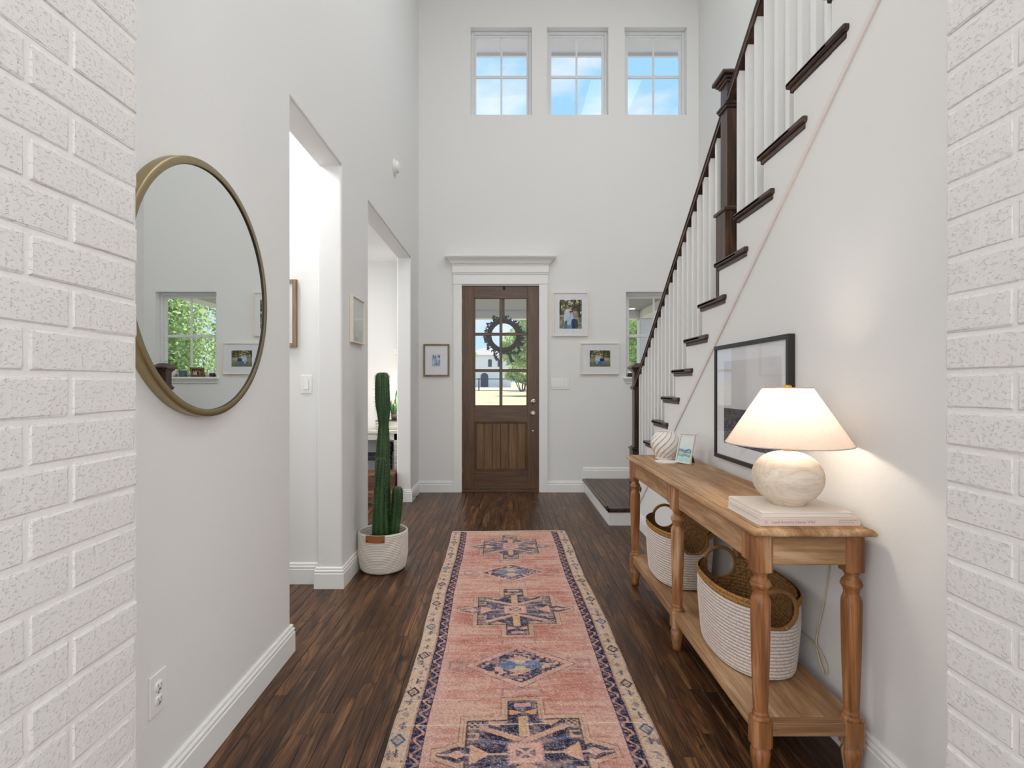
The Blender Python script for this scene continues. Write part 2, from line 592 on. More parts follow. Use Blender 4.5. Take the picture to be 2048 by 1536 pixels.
def holed(u0, u1, v0, v1, holes, t0, t1, fn):
    """slab with rectangular holes; fn(u, v, t) -> xyz"""
    us = sorted({u0, u1, *[h[0] for h in holes], *[h[1] for h in holes]})
    vs = sorted({v0, v1, *[h[2] for h in holes], *[h[3] for h in holes]})
    us = [u for u in us if u0 <= u <= u1]; vs = [v for v in vs if v0 <= v <= v1]
    nu, nv = len(us) - 1, len(vs) - 1

    def solid(i, j):
        if i < 0 or j < 0 or i >= nu or j >= nv:
            return False
        cu = (us[i] + us[i + 1]) / 2; cv = (vs[j] + vs[j + 1]) / 2
        return not any(h[0] < cu < h[1] and h[2] < cv < h[3] for h in holes)

    verts = []; idx = {}

    def vi(i, j, t):
        k = (i, j, t)
        if k not in idx:
            idx[k] = len(verts); verts.append(fn(us[i], vs[j], t1 if t else t0))
        return idx[k]

    faces = []
    for i in range(nu):
        for j in range(nv):
            if not solid(i, j):
                continue
            for t in (0, 1):
                faces.append((vi(i, j, t), vi(i + 1, j, t), vi(i + 1, j + 1, t), vi(i, j + 1, t)))
            if not solid(i - 1, j): faces.append((vi(i, j, 0), vi(i, j + 1, 0), vi(i, j + 1, 1), vi(i, j, 1)))
            if not solid(i + 1, j): faces.append((vi(i + 1, j, 0), vi(i + 1, j + 1, 0), vi(i + 1, j + 1, 1), vi(i + 1, j, 1)))
            if not solid(i, j - 1): faces.append((vi(i, j, 0), vi(i + 1, j, 0), vi(i + 1, j, 1), vi(i, j, 1)))
            if not solid(i, j + 1): faces.append((vi(i, j + 1, 0), vi(i + 1, j + 1, 0), vi(i + 1, j + 1, 1), vi(i, j + 1, 1)))
    mb = MB(); mb.add(verts, faces)
    return mb


def round_edges(o, w=0.012, seg=3):
    md = o.modifiers.new('edge', 'BEVEL'); md.width = w; md.segments = seg
    md.limit_method = 'ANGLE'; md.angle_limit = math.radians(40)
    md.harden_normals = False


# ------------------------------------------------------------------ room shell
WL, WLB = -1.021, -1.173          # left wall, hall face / far face
WR = 1.195                        # stair wall, hall face
WS = 2.285                        # outer wall of the stairwell
D = 6.375                         # door wall
TOP = 6.1
O1 = (2.570, 3.379); O2 = (4.032, 5.856); HEAD = 2.645

wl = struct_mesh('wall_left', holed(1.05, D + 0.1, 0, TOP, [(O1[0], O1[1], -0.01, HEAD), (O2[0], O2[1], -0.01, HEAD)],
                 WLB, WL, lambda u, v, t: (t, u, v)), M['wall'])
round_edges(wl)

WIN = [(-0.406, 0.319), (0.496, 1.222), (1.413, 2.149)]
WZ0, WZ1 = 4.456, 5.490
W4 = (1.427, 2.146, 1.361, 2.367)
DX0, DX1, DZ1 = -0.530, 0.424, 2.452
wf = struct_mesh('wall_front', holed(-1.173, WS + 0.2, 0, TOP,
                 [(a, b, WZ0, WZ1) for a, b in WIN] + [W4, (DX0, DX1, -0.01, DZ1)],
                 D, D + 0.2, lambda u, v, t: (u, t, v)), M['wall'])

# stair wall: its top follows the treads
def RIS(i): return 2.230 + 0.2588 * i
def TZ(i):
    if i <= 9: return 2.532 - 0.1924 * i
    return {10: 0.588, 11: 0.375}[i]
LAND = 0.163
poly = [(1.05, 0.0), (5.077, 0.0)]
for i in range(11, -5, -1):
    y1 = RIS(i); y0 = RIS(i - 1) if i > -4 else 1.05
    poly += [(y1, TZ(i) - 0.03), (y0, TZ(i) - 0.03)]
wr = struct_mesh('wall_right', MB().prism(poly, lambda p, q, t: (WR + 0.115 * t, p, q)), M['wall'])
struct_mesh('wall_stair', MB().box(WS, WS + 0.2, 0.4, D + 0.2, -0.2, TOP), M['wall'])
struct_mesh('ceiling', MB().box(WLB, WS + 0.2, 0.4, D + 0.2, TOP, TOP + 0.2), M['ceil'])

# rooms beside and behind the hall
BW = MB()
BW.box(-3.4, WLB, 3.46, 3.60, 0, 3.1)             # end wall of the side passage
BW.box(-3.4, WLB, 2.25, 2.36, 0, 3.1)
BW.box(-3.5, -3.4, 2.25, 3.60, 0, 3.1)
struct_mesh('wall_side_passage', BW, M['wall'])
struct_mesh('ceiling_side_passage', MB().box(-3.5, WLB, 2.25, 3.60, 3.05, 3.2), M['ceil'])
BW = MB()
BW.box(-4.2, WLB, 6.50, 6.65, 0, 2.9)
BW.box(-4.3, -4.2, 3.60, 6.65, 0, 2.9)
struct_mesh('wall_study', BW, M['wall_smooth'])
struct_mesh('ceiling_study', MB().box(-4.3, WLB, 3.60, 6.65, 2.75, 2.9), M['ceil'])
BW = MB()
BW.box(-3.6, -3.5, -4.6, 1.05, 0, TOP); BW.box(3.5, 3.6, -4.6, 1.05, 0, TOP)
BW.box(-3.6, 3.6, -4.7, -4.6, 0, TOP)
BW.box(-3.5, -1.173, 0.9, 1.05, 0, TOP); BW.box(WS, 3.5, 0.9, 1.05, 0, TOP)
struct_mesh('wall_back', BW, M['wall_smooth'])
struct_mesh('ceiling_back', MB().box(-3.6, 3.6, -4.7, 0.4, TOP, TOP + 0.2), M['ceil'])

# painted brick piers on both sides of the opening the camera looks through
BXL, BXR, BY0, BY1 = -0.757, 0.908, 0.50, 1.112
def brick_variants():
    out = []
    for k in range(4):
        rr = random.Random(100 + k)
        nx, nz = 4, 3
        L, H, W = 0.2440, 0.0655, 0.085
        v = []; f = []
        # face grid in (y, z), proud edge rounded back
        for j in range(nz + 1):
            for i in range(nx + 1):
                y = (-L / 2, -L / 2 + 0.004, rr.uniform(-.03, .03), L / 2 - 0.004, L / 2)[i]; z = (-H / 2, -H / 2 + 0.0035, H / 2 - 0.0035, H / 2)[j]
                e = (i in (0, nx)) or (j in (0, nz))
                dx = rr.uniform(-0.0008, 0.0008) - (0.0017 if e else 0)
                if e:
                    y += rr.uniform(-0.0012, 0.0012); z += rr.uniform(-0.0016, 0.0016)
                v.append((dx, y, z))
        w = nx + 1
        for j in range(nz):
            for i in range(nx):
                a = j * w + i
                f.append((a, a + 1, a + w + 1, a + w))
        ring = [i for i in range(w)] + [j * w + nx for j in range(1, nz + 1)] + [nz * w + i for i in range(nx - 1, -1, -1)] + [j * w for j in range(nz - 1, 0, -1)]
        b0 = len(v)
        for q in ring:
            v.append((-W, v[q][1] * 1.02, v[q][2] * 1.04))
        n = len(ring)
        for i in range(n):
            f.append((ring[i], b0 + i, b0 + (i + 1) % n, ring[(i + 1) % n]))
        me = bpy.data.meshes.new('brick'); me.from_pydata(v, [], f); me.materials.append(M['brick'])
        me.polygons.foreach_set('use_smooth', [False] * (nx * nz + n))
        me.update()
        out.append(me)
    return out


BRK = brick_variants()
COURSE, BLEN = 0.0762, 0.2540


def pier(name, xface, sgn, z_ref, z_top, y_ref, step):
    root = structure(name, (0, 0, 0))
    x_in = xface - sgn * 0.0027
    mb = MB()
    xb = WLB if sgn > 0 else WS
    lo, hi = sorted((x_in, xb))
    mb.box(lo, hi, BY0, BY1 - 0.002, 0, TOP)
    mb.build('mortar_bed', M['mortar'], root)
    k0 = -int(z_ref / COURSE) - 1
    n = 0
    for k in range(k0, 60):
        zc = z_ref + (k + 0.5) * COURSE
        if zc - 0.034 < 0.30 or zc > z_top:
            continue
        off = (k % 2) * step
        j = -6
        for j in range(-6, 8):
            yc = y_ref + off + j * BLEN
            a, b = yc - 0.1222, yc + 0.1222
            a2, b2 = max(a, BY0), min(b, BY1)
            if b2 - a2 < 0.03:
                continue
            o = share(BRK[(k * 7 + j * 3) % 4], 'brick', root,
                      (xface + sgn * R.uniform(-0.001, 0.001), (a2 + b2) / 2, zc),
                      (1, (b2 - a2) / 0.2445, 1), (0, 0, 0 if sgn > 0 else PI))
            n += 1
    return root


pier('wall_left_brick', BXL, 1, EYE + 0.016, 2.22, 0.983, 0.087)
pier('wall_right_brick', BXR, -1, EYE + 0.024, 2.22, 1.0045, 0.0847)

# floor: oak strips, the 270 or so in view one by one
fl = structure('floor')
MB().box(-4.3, 3.6, -4.7, 6.6, -0.2, -0.0125).build('subfloor', M['subfloor'], fl)
PW = 0.0572


def plank_mesh():
    mb = MB().box(-0.5, 0.5, -0.5, 0.5, -0.5, 0.5)
    bm = bmesh.new()
    bmesh.ops.create_cube(bm, size=1)
    for q in bm.verts:
        q.co = Vector((q.co.x * (PW - 0.0006), q.co.y, q.co.z * 0.012 - 0.006))
    es = [e for e in bm.edges if all(abs(q.co.z) < 1e-6 for q in e.verts) and abs(e.verts[0].co.y - e.verts[1].co.y) > 0.5]
    bmesh.ops.bevel(bm, geom=es, offset=0.0012, segments=1, affect='EDGES')
    me = bpy.data.meshes.new('plank'); bm.to_mesh(me); bm.free()
    me.materials.append(M['plank'])
    return me


PLK = plank_mesh()
far_mb = MB()
rr = random.Random(21)
NR = int((1.19 + 1.75) / PW) + 1
for r in range(-26, NR + 40):
    x = -1.75 + PW * (r + 0.5)
    y = -4.6 if (r < 0 or r >= NR) else 1.45 + rr.uniform(-0.9, 0.0)
    start = y
    while y < 6.5:
        ln = rr.uniform(0.75, 1.55)
        y1 = min(y + ln, 6.5)
        if 0 <= r < NR and y1 > 1.5:
            share(PLK, 'plank', fl, (x, (y + y1) / 2, rr.uniform(-0.0004, 0.0)), (1, y1 - y - 0.0008, 1))
        else:
            far_mb.box(x - PW / 2 + 0.0004, x + PW / 2 - 0.0004, y, y1 - 0.001, -0.012, -0.0005)
        y = y1
    if 0 <= r < NR:
        y = start
        while y > -4.6:
            y0 = max(y - rr.uniform(0.75, 1.55), -4.6)
            far_mb.box(x - PW / 2 + 0.0004, x + PW / 2 - 0.0004, y0, y - 0.001, -0.012, -0.0005)
            y = y0
tag(far_mb.build('plank', M['plank'], fl), kind='stuff')

# baseboards
BP = [(0, 0), (0.017, 0), (0.017, 0.093), (0.013, 0.097), (0.013, 0.101), (0.0155, 0.105), (0.0155, 0.110), (0.012, 0.115),
      (0.009, 0.117), (0.009, 0.120), (0.011, 0.124), (0.0095, 0.129), (0.005, 0.133), (0, 0.133)]
struct_mesh('baseboard_left', MB().sweep([(WL, 1.112), (WL, O1[0]), (WLB, O1[0])], BP, -1), M['trim'])
struct_mesh('baseboard_passage', MB().sweep([(-3.4, 3.46), (WLB, 3.46)], BP, -1), M['trim'])
struct_mesh('baseboard_pier', MB().sweep([(WLB, 3.46), (WLB, O1[1]), (WL, O1[1]), (WL, O2[0]), (WLB, O2[0])], BP, -1), M['trim'])
struct_mesh('baseboard_corner', MB().sweep([(WLB, 5.99), (WLB, O2[1]), (WL, O2[1]), (WL, D), (-0.608, D)], BP, -1), M['trim'])
struct_mesh('baseboard_front', MB().sweep([(0.502, D), (0.937, D)], BP, -1), M['trim'])
struct_mesh('baseboard_landing', MB().sweep([(0.920, D), (WS, D)], BP, -1, LAND), M['trim'])
struct_mesh('baseboard_right', MB().sweep([(WR, 4.873), (WR, 1.112)], BP, -1), M['trim'])
struct_mesh('baseboard_study', MB().sweep([(-4.2, 6.5), (WLB, 6.5)], BP, -1), M['trim'])

# ------------------------------------------------------------------ front door
dr = structure('door_1', (-0.053, D, 0))
LY0, LY1 = 6.392, 6.437
jb = MB()
jb.box(DX0, -0.508, D - 0.002, D + 0.15, 0, DZ1); jb.box(0.402, DX1, D - 0.002, D + 0.15, 0, DZ1)
jb.box(DX0, DX1, D - 0.002, D + 0.15, 2.438, DZ1)
jb.build('jamb', M['trim'], dr)
MB().box(-0.508, 0.402, 6.36, 6.50, 0.0, 0.032, 0.004).build('threshold', M['door_wood_h'], dr)
GX = [(-0.352, -0.066), (-0.031, 0.254)]
GZ = [(1.026, 1.419), (1.454, 1.850), (1.885, 2.283)]
MB().box(-0.506, -0.368, LY0, LY1, 0.035, 2.436, 0.002).build('stile', M['door_wood'], dr)
MB().box(0.264, 0.400, LY0, LY1, 0.035, 2.436, 0.002).build('stile', M['door_wood'], dr)
MB().box(-0.368, 0.264, LY0, LY1, 2.290, 2.436, 0.002).build('rail', M['door_wood_h'], dr)
MB().box(-0.368, 0.264, LY0, LY1, 0.834, 1.014, 0.002).build('rail', M['door_wood_h'], dr)
MB().box(-0.368, 0.264, LY0, LY1, 0.035, 0.247, 0.002).build('rail', M['door_wood_h'], dr)
gb = MB()
for a, b_, c_, d_ in ((-0.368, -0.352, 1.014, 2.290), (0.254, 0.264, 1.014, 2.290)):
    gb.box(a, b_, LY0 + 0.006, LY1 - 0.006, c_, d_, 0.002)
gb.box(-0.368, 0.264, LY0 + 0.006, LY1 - 0.006, 1.014, 1.026, 0.002)
gb.box(-0.368, 0.264, LY0 + 0.006, LY1 - 0.006, 2.283, 2.290, 0.002)
gb.build('glazing_bead', M['door_wood'], dr)
MB().box(-0.066, -0.031, LY0 + 0.004, LY1 - 0.004, 1.026, 2.283, 0.004).build('muntin', M['door_wood'], dr)
for z0, z1 in ((1.419, 1.454), (1.850, 1.885)):
    for x0, x1 in GX:
        MB().box(x0, x1, LY0 + 0.004, LY1 - 0.004, z0, z1, 0.004).build('muntin', M['door_wood_h'], dr)
for x0, x1 in GX:
    for z0, z1 in GZ:
        MB().add([(x0, 6.415, z0), (x1, 6.415, z0), (x1, 6.415, z1), (x0, 6.415, z1)], [(0, 1, 2, 3)]).build('pane', M['glass'], dr)
pm = MB()
def ring_box(mb, x0, x1, z0, z1, w, ya, yb, b):
    mb.box(x0, x0 + w, ya, yb, z0, z1, b); mb.box(x1 - w, x1, ya, yb, z0, z1, b)
    mb.box(x0 + w, x1 - w, ya, yb, z0, z0 + w, b); mb.box(x0 + w, x1 - w, ya, yb, z1 - w, z1, b)
ring_box(pm, -0.368, 0.264, 0.247, 0.834, 0.014, LY0 - 0.003, LY0 + 0.02, 0.004)
ring_box(pm, -0.354, 0.250, 0.261, 0.820, 0.012, LY0 + 0.006, LY0 + 0.02, 0.003)
pm.build('panel_moulding', M['door_wood'], dr)
MB().box(-0.36, 0.258, LY0 + 0.026, LY0 + 0.034, 0.25, 0.83).build('panel_back', M['door_wood'], dr)
xs = np.linspace(-0.344, 0.240, 7)
for i in range(6):
    MB().box(xs[i] + 0.0008, xs[i + 1] - 0.0008, LY0 + 0.012, LY0 + 0.026, 0.271, 0.810, 0.004).build('plank', M['door_plank'], dr)


def disc_y(mb, x, z, y0, prof, seg=24):
    """lathe about -Y; prof (r, depth towards the room)"""
    mb.lathe(prof, (0, 0, 0), seg, T=lambda a, b, c: (x + a, y0 - c, z + b))


db = MB(); disc_y(db, 0.336, 1.071, LY0, [(0.033, 0), (0.033, 0.008), (0.028, 0.014), (0.012, 0.015), (0.012, 0.018)])
db.box(0.329, 0.343, LY0 - 0.036, LY0 - 0.015, 1.066, 1.076, 0.002)
db.build('deadbolt', M['nickel'], dr)['label'] = 'round satin nickel deadbolt'
kb = MB(); disc_y(kb, 0.331, 0.931, LY0, [(0.033, 0), (0.033, 0.006), (0.028, 0.011), (0.013, 0.013), (0.011, 0.032), (0.02, 0.036),
                                         (0.028, 0.044), (0.03, 0.054), (0.026, 0.063), (0.014, 0.068)])
kb.build('door_knob', M['nickel'], dr)['label'] = 'round satin nickel door knob'
sb = MB(); disc_y(sb, 0.332, 0.719, LY0, [(0.014, 0), (0.014, 0.004), (0.009, 0.009), (0.004, 0.01)])
sb.build('bolt_cover', M['nickel'], dr)
lb = MB(); lb.box(-0.026, 0.004, LY0 - 0.006, LY0, 2.398, 2.437, 0.002); lb.box(-0.018, -0.004, LY0 - 0.02, LY0 - 0.005, 2.388, 2.415, 0.003)
lb.build('top_latch', M['dark_slot'], dr)
for zc in (2.236, 1.551, 0.908, 0.228):
    h = MB(); h.tube([(-0.5085, LY0 - 0.006, zc - 0.045), (-0.5085, LY0 - 0.006, zc + 0.045)], 0.0065, 10)
    h.box(-0.5075, -0.503, LY0 - 0.002, LY0 + 0.03, zc - 0.045, zc + 0.045)
    h.build('hinge', M['nickel'], dr)

tr = structure('trim_1', (-0.053, D, 0))
cs = MB(); cs.box(-0.608, -0.508, D - 0.022, D, 0, 2.452, 0.002); cs.build('casing', M['trim'], tr)
cs = MB(); cs.box(0.402, 0.502, D - 0.022, D, 0, 2.452, 0.002); cs.build('casing', M['trim'], tr)
MB().box(-0.612, 0.506, D - 0.026, D, 2.452, 2.562, 0.002).build('frieze', M['trim'], tr)
fz = MB()
fz.box(-0.617, 0.511, D - 0.032, D, 2.562, 2.572, 0.003); fz.box(-0.621, 0.515, D - 0.036, D, 2.572, 2.584, 0.003)
fz.box(-0.621, 0.515, D - 0.034, D, 2.588, 2.602, 0.002); fz.box(-0.621, 0.515, D - 0.032, D, 2.602, 2.672, 0.001)
fz.build('bead_moulding', M['trim'], tr)
cp = [(0.0, 0), (0.034, 0), (0.040, 0.006), (0.042, 0.014), (0.050, 0.018), (0.056, 0.024), (0.060, 0.036), (0.070, 0.052), (0.086, 0.066),
      (0.104, 0.076), (0.110, 0.080), (0.110, 0.086), (0.117, 0.090), (0.117, 0.106), (0, 0.106)]
MB().sweep([(-0.588, D + 0.01), (-0.588, D), (0.482, D), (0.482, D + 0.01)], cp, -1, 2.672).build('crown', M['trim'], tr)

# ------------------------------------------------------------------ windows
def window(n, x0, x1, z0, z1, sill=False):
    w = structure('window_%d' % n, ((x0 + x1) / 2, D, z0))
    ya, yb = D + 0.085, D + 0.165
    f = MB(); ring_box(f, x0, x1, z0, z1, 0.034, ya, yb, 0.003)
    f.build('window_frame', M['vinyl'], w)
    f = MB(); ring_box(f, x0 + 0.034, x1 - 0.034, z0 + 0.012, z1 - 0.034, 0.026, ya + 0.014, yb - 0.02, 0.003)
    f.build('sash', M['vinyl'], w)
    gx0, gx1, gz0, gz1 = x0 + 0.06, x1 - 0.06, z0 + 0.038, z1 - 0.06
    xm = (gx0 + gx1) / 2; zm = (gz0 + gz1) / 2 + (0.0 if sill else 0.0)
    MB().box(xm - 0.011, xm + 0.011, ya + 0.022, ya + 0.04, gz0, gz1, 0.003).build('muntin', M['vinyl'], w)
    MB().box(gx0, gx1, ya + 0.018, ya + 0.044, zm - 0.016, zm + 0.016, 0.003).build('muntin', M['vinyl'], w)
    for a, b in ((gx0, xm - 0.011), (xm + 0.011, gx1)):
        for c, d in ((gz0, zm - 0.016), (zm + 0.016, gz1)):
            y = ya + 0.03
            MB().add([(a, y, c), (b, y, c), (b, y, d), (a, y, d)], [(0, 1, 2, 3)]).build('pane', M['glass'], w)
    if sill:
        MB().box(x0 - 0.035, x1 + 0.035, D - 0.045, ya, z0 - 0.024, z0, 0.006, 2).build('window_sill', M['trim'], w)
        sp = [(0, 0), (0.012, 0), (0.014, 0.014), (0.018, 0.018), (0.022, 0.032), (0.032, 0.044), (0.034, 0.05), (0, 0.05)]
        MB().sweep([(x0 - 0.004, D + 0.005), (x0 - 0.004, D), (x1 + 0.004, D), (x1 + 0.004, D + 0.005)], sp, -1, z0 - 0.074).build('sill_apron', M['trim'], w)
    return w


for n, (a, b) in enumerate(WIN):
    window(n + 1, a, b, WZ0, WZ1)
window(4, *W4, sill=True)

# ------------------------------------------------------------------ staircase
st = thing('staircase', 'dark oak staircase with white square balusters and boxed newel posts along the right wall', 'staircase', (1.74, 5.0, 0))


def wbox(x0, x1, y0, y1, z0, z1, b, name, mat, parent):
    return MB().box(x0, x1, y0, y1, z0, z1, b).build(name, mat, parent)


# landing
lm = MB(); lm.box(0.938, WS, 4.873, D - 0.001, 0, LAND - 0.028)
lm.build('landing_base', M['trim'], st)
ln = MB()
ln.box(0.909, WR + 0.02, 4.842, 4.925, LAND - 0.026, LAND, 0.009, 3)
ln.box(0.909, 0.945, 4.842, D - 0.018, LAND - 0.026, LAND, 0.009, 3)
ln.build('landing_nosing', M['stair_wood'], st)
lc = MB(); lc.box(0.924, WR, 4.858, 4.875, LAND - 0.044, LAND - 0.024, 0.006, 2)
lc.build('cove_moulding', M['stair_wood'], st)
xx = 0.944; k = 0
while xx < WS:
    x1 = min(xx + 0.083, WS)
    wbox(xx + 0.0006, x1 - 0.0006, 4.924, D - 0.018, LAND - 0.027, LAND - 0.0008, 0.001, 'plank', M['plank'], st)
    xx = x1
for i in range(-3, 12):
    z = TZ(i); yf = RIS(i); yb = RIS(i - 1)
    t = MB()
    t.box(WR - 0.023, WS, yb - 0.004, yf + 0.034, z - 0.027, z, 0.009, 3)
    t.box(WR - 0.023, WR + 0.012, yb - 0.101, yf + 0.0335, z - 0.0269, z - 0.0001, 0.009, 3)
    t.box(WR - 0.010, WR + 0.002, yb - 0.088, yf + 0.020, z - 0.048, z - 0.025, 0.006, 2)
    t.box(WR - 0.010, WS, yf + 0.002, yf + 0.020, z - 0.048, z - 0.025, 0.006, 2)
    t.build('tread', M['stair_wood'], st)
    zb = TZ(i + 1) if i < 11 else LAND
    MB().box(WR + 0.0, WS, yf - 0.016, yf + 0.002, zb - 0.0, z - 0.028).build('riser', M['trim'], st)
# raised strip that marks the skirt along the wall below the treads
SK = 0.745
def skz(y): return 2.508 + SK * (1.732 - y)
M['strip'] = principled('skirt_strip_paint', srgb(228, 220, 214), 0.4)[0]
MB().prism([(1.112, skz(1.112)), (4.873, skz(4.873)), (4.873, skz(4.873) - 0.026), (1.112, skz(1.112) - 0.026)],
           lambda p, q, t: (WR - 0.0085 * (1 - t) + 0.002 * t, p, q)).build('skirt_strip', M['strip'], st)
MB().prism([(1.13, TZ(-4) - 0.03), *[q for i in range(-3, 12) for q in ((RIS(i - 1) + 0.001, TZ(i) - 0.052), (RIS(i), TZ(i) - 0.052))], (5.0, 0.135), (4.9, skz(4.9)), (1.13, skz(1.13))],
           lambda p, q, t: (WR - 0.0022 + 0.003 * t, p, q)).build('skirt_board', M['wall_smooth'], st)

PX = 1.262
def railz(y): return 2.802 + 0.7434 * (3.078 - y)
BH = 0.0165
def baluster(y):
    i = -4
    while RIS(i) < y: i += 1
    z0 = TZ(i); ya, yb = y - BH, y + BH
    xa, xb = PX - 0.014 - BH, PX - 0.014 + BH
    v = [(xa, ya, z0), (xb, ya, z0), (xb, yb, z0), (xa, yb, z0)] + \
        [(xa, ya, railz(ya) - 0.055), (xb, ya, railz(ya) - 0.055), (xb, yb, railz(yb) - 0.055), (xa, yb, railz(yb) - 0.055)]
    MB().add(v, [(0, 3, 2, 1), (4, 5, 6, 7), (0, 1, 5, 4), (1, 2, 6, 5), (2, 3, 7, 6), (3, 0, 4, 7)]).build('baluster', M['trim'], st)


y = 2.853
while y > 1.2:
    baluster(y); y -= 0.0999
y = 3.150
while y < 5.03:
    baluster(y); y += 0.0999

RPROF = [(-0.030, -0.058), (0.030, -0.058), (0.030, -0.040), (0.024, -0.034), (0.026, -0.026), (0.032, -0.018), (0.031, -0.008), (0.022, -0.001), (0.0, 0.002),
         (-0.022, -0.001), (-0.031, -0.008), (-0.032, -0.018), (-0.026, -0.026), (-0.024, -0.034), (-0.030, -0.040)]


def rail(y0, y1):
    MB().prism(RPROF, lambda p, q, t: (PX - 0.012 + p, y1 if t else y0, railz(y1 if t else y0) + q)).build('handrail', M['stair_wood'], st)


rail(1.15, 2.968); rail(3.054, 5.095)


def newel(cy, z0, zc1, zc2, ztop):
    cx = PX + 0.004
    a, b = 0.0665, 0.046
    m = MB()
    m.box(cx - a, cx + a, cy - a, cy + a, z0, zc1, 0.002)
    m.box(cx - b, cx + b, cy - b, cy + b, zc1 - 0.01, ztop - 0.03, 0.002)
    p = m.build('newel_post', M['post_wood'], st)
    ORG[p.name] = ORG[st.name]
    c = MB(); c.box(cx - a - 0.010, cx + a + 0.010, cy - a - 0.010, cy + a + 0.010, zc1 - 0.014, zc1 + 0.004, 0.004, 2)
    c.box(cx - b - 0.012, cx + b + 0.012, cy - b - 0.012, cy + b + 0.012, zc1 + 0.002, zc1 + 0.016, 0.005, 2)
    c.build('collar', M['stair_wood'], p)
    c = MB(); c.box(cx - b - 0.012, cx + b + 0.012, cy - b - 0.012, cy + b + 0.012, zc2 - 0.022, zc2 - 0.006, 0.005, 2)
    c.box(cx - b - 0.018, cx + b + 0.018, cy - b - 0.018, cy + b + 0.018, zc2 - 0.008, zc2 + 0.008, 0.005, 2)
    c.box(cx - b - 0.008, cx + b + 0.008, cy - b - 0.008, cy + b + 0.008, zc2 + 0.006, zc2 + 0.02, 0.004, 2)
    c.build('collar', M['stair_wood'], p)
    c = MB()
    c.box(cx - b - 0.010, cx + b + 0.010, cy - b - 0.010, cy + b + 0.010, ztop - 0.072, ztop - 0.056, 0.004, 2)
    c.box(cx - b - 0.022, cx + b + 0.022, cy - b - 0.022, cy + b + 0.022, ztop - 0.058, ztop - 0.040, 0.006, 2)
    c.box(cx - b - 0.038, cx + b + 0.038, cy - b - 0.038, cy + b + 0.038, ztop - 0.042, ztop - 0.018, 0.007, 2)
    e = b + 0.030
    c.add([(cx - e, cy - e, ztop - 0.019), (cx + e, cy - e, ztop - 0.019), (cx + e, cy + e, ztop - 0.019), (cx - e, cy + e, ztop - 0.019),
           (cx - 0.03, cy - 0.03, ztop + 0.012), (cx + 0.03, cy - 0.03, ztop + 0.012), (cx + 0.03, cy + 0.03, ztop + 0.012), (cx - 0.03, cy + 0.03, ztop + 0.012)],
          [(0, 3, 2, 1), (4, 5, 6, 7), (0, 1, 5, 4), (1, 2, 6, 5), (2, 3, 7, 6), (3, 0, 4, 7)])
    c.build('cap', M['stair_wood'], p)


newel(5.140, LAND, 0.671, 1.244, 1.462)
newel(3.011, TZ(4), 2.238, 2.817, 3.008)

# ------------------------------------------------------------------ console table
tb = thing('console_table', 'long weathered pine console table with six turned legs against the right wall', 'table', (0.978, 2.60, 0))
TX0, TX1, TY0, TY1 = 0.784, 1.174, 1.698, 3.505
TTOP = 0.820


def rounded_slab(x0, x1, y0, y1, prof):
    """prof: list of (inset, z) bottom to top"""
    mb = MB(); v = []; f = []
    n = len(prof)
    for d, z in prof:
        v += [(x0 + d, y0 + d, z), (x1 - d, y0 + d, z), (x1 - d, y1 - d, z), (x0 + d, y1 - d, z)]
    for i in range(n - 1):
        for k in range(4):
            k2 = (k + 1) % 4
            f.append((i * 4 + k, i * 4 + k2, i * 4 + 4 + k2, i * 4 + 4 + k))
    f.append((3, 2, 1, 0)); f.append(tuple(n * 4 - 4 + k for k in range(4)))
    return mb.add(v, f)


rounded_slab(TX0, TX1, TY0, TY1, [(0.010, 0.7935), (0.004, 0.795), (0.0, 0.8000), (0.0015, 0.8055), (0.006, 0.811), (0.012, 0.8155), (0.018, 0.8178),
                                  (0.0195, 0.8178), (0.0195, 0.8165), (0.0215, 0.8165), (0.0215, 0.8200)]).build('tabletop', M['pine_y'], tb)
LEGP = [(0.0235, 0.670), (0.0245, 0.665), (0.0215, 0.661), (0.0195, 0.655), (0.021, 0.649), (0.027, 0.643), (0.030, 0.637), (0.0285, 0.634), (0.032, 0.631),
        (0.0325, 0.626), (0.030, 0.621), (0.026, 0.615), (0.0235, 0.610), (0.0245, 0.606), (0.0225, 0.602), (0.0225, 0.597), (0.026, 0.590), (0.0300, 0.578),
        (0.0310, 0.566), (0.0306, 0.52), (0.0285, 0.40), (0.0245, 0.27), (0.0225, 0.222), (0.0215, 0.216), (0.0245, 0.212), (0.0245, 0.207), (0.0225, 0.204),
        (0.0275, 0.199), (0.0285, 0.193), (0.0275, 0.187)]
FOOTP = [(0.0215, 0.112), (0.0225, 0.106), (0.028, 0.098), (0.0315, 0.086), (0.031, 0.076), (0.027, 0.050), (0.0225, 0.02), (0.021, 0.0)]
LX = (0.831, 1.127); LYS = (1.757, 2.602, 3.446)


def table_leg(x, y):
    m = MB()
    h = 0.031; cf = 0.011
    oct_ = [(-h + cf, -h), (h - cf, -h), (h, -h + cf), (h, h - cf), (h - cf, h), (-h + cf, h), (-h, h - cf), (-h, -h + cf)]
    m.prism(oct_, lambda p, q, t: (x + p, y + q, 0.672 if t == 0 else 0.795))
    m.lathe(LEGP, (x, y, 0), 24)
    m.prism(oct_, lambda p, q, t: (x + p, y + q, 0.108 if t == 0 else 0.190))
    m.lathe(FOOTP, (x, y, 0), 24)
    m.build('leg', M['pine_z'], tb)


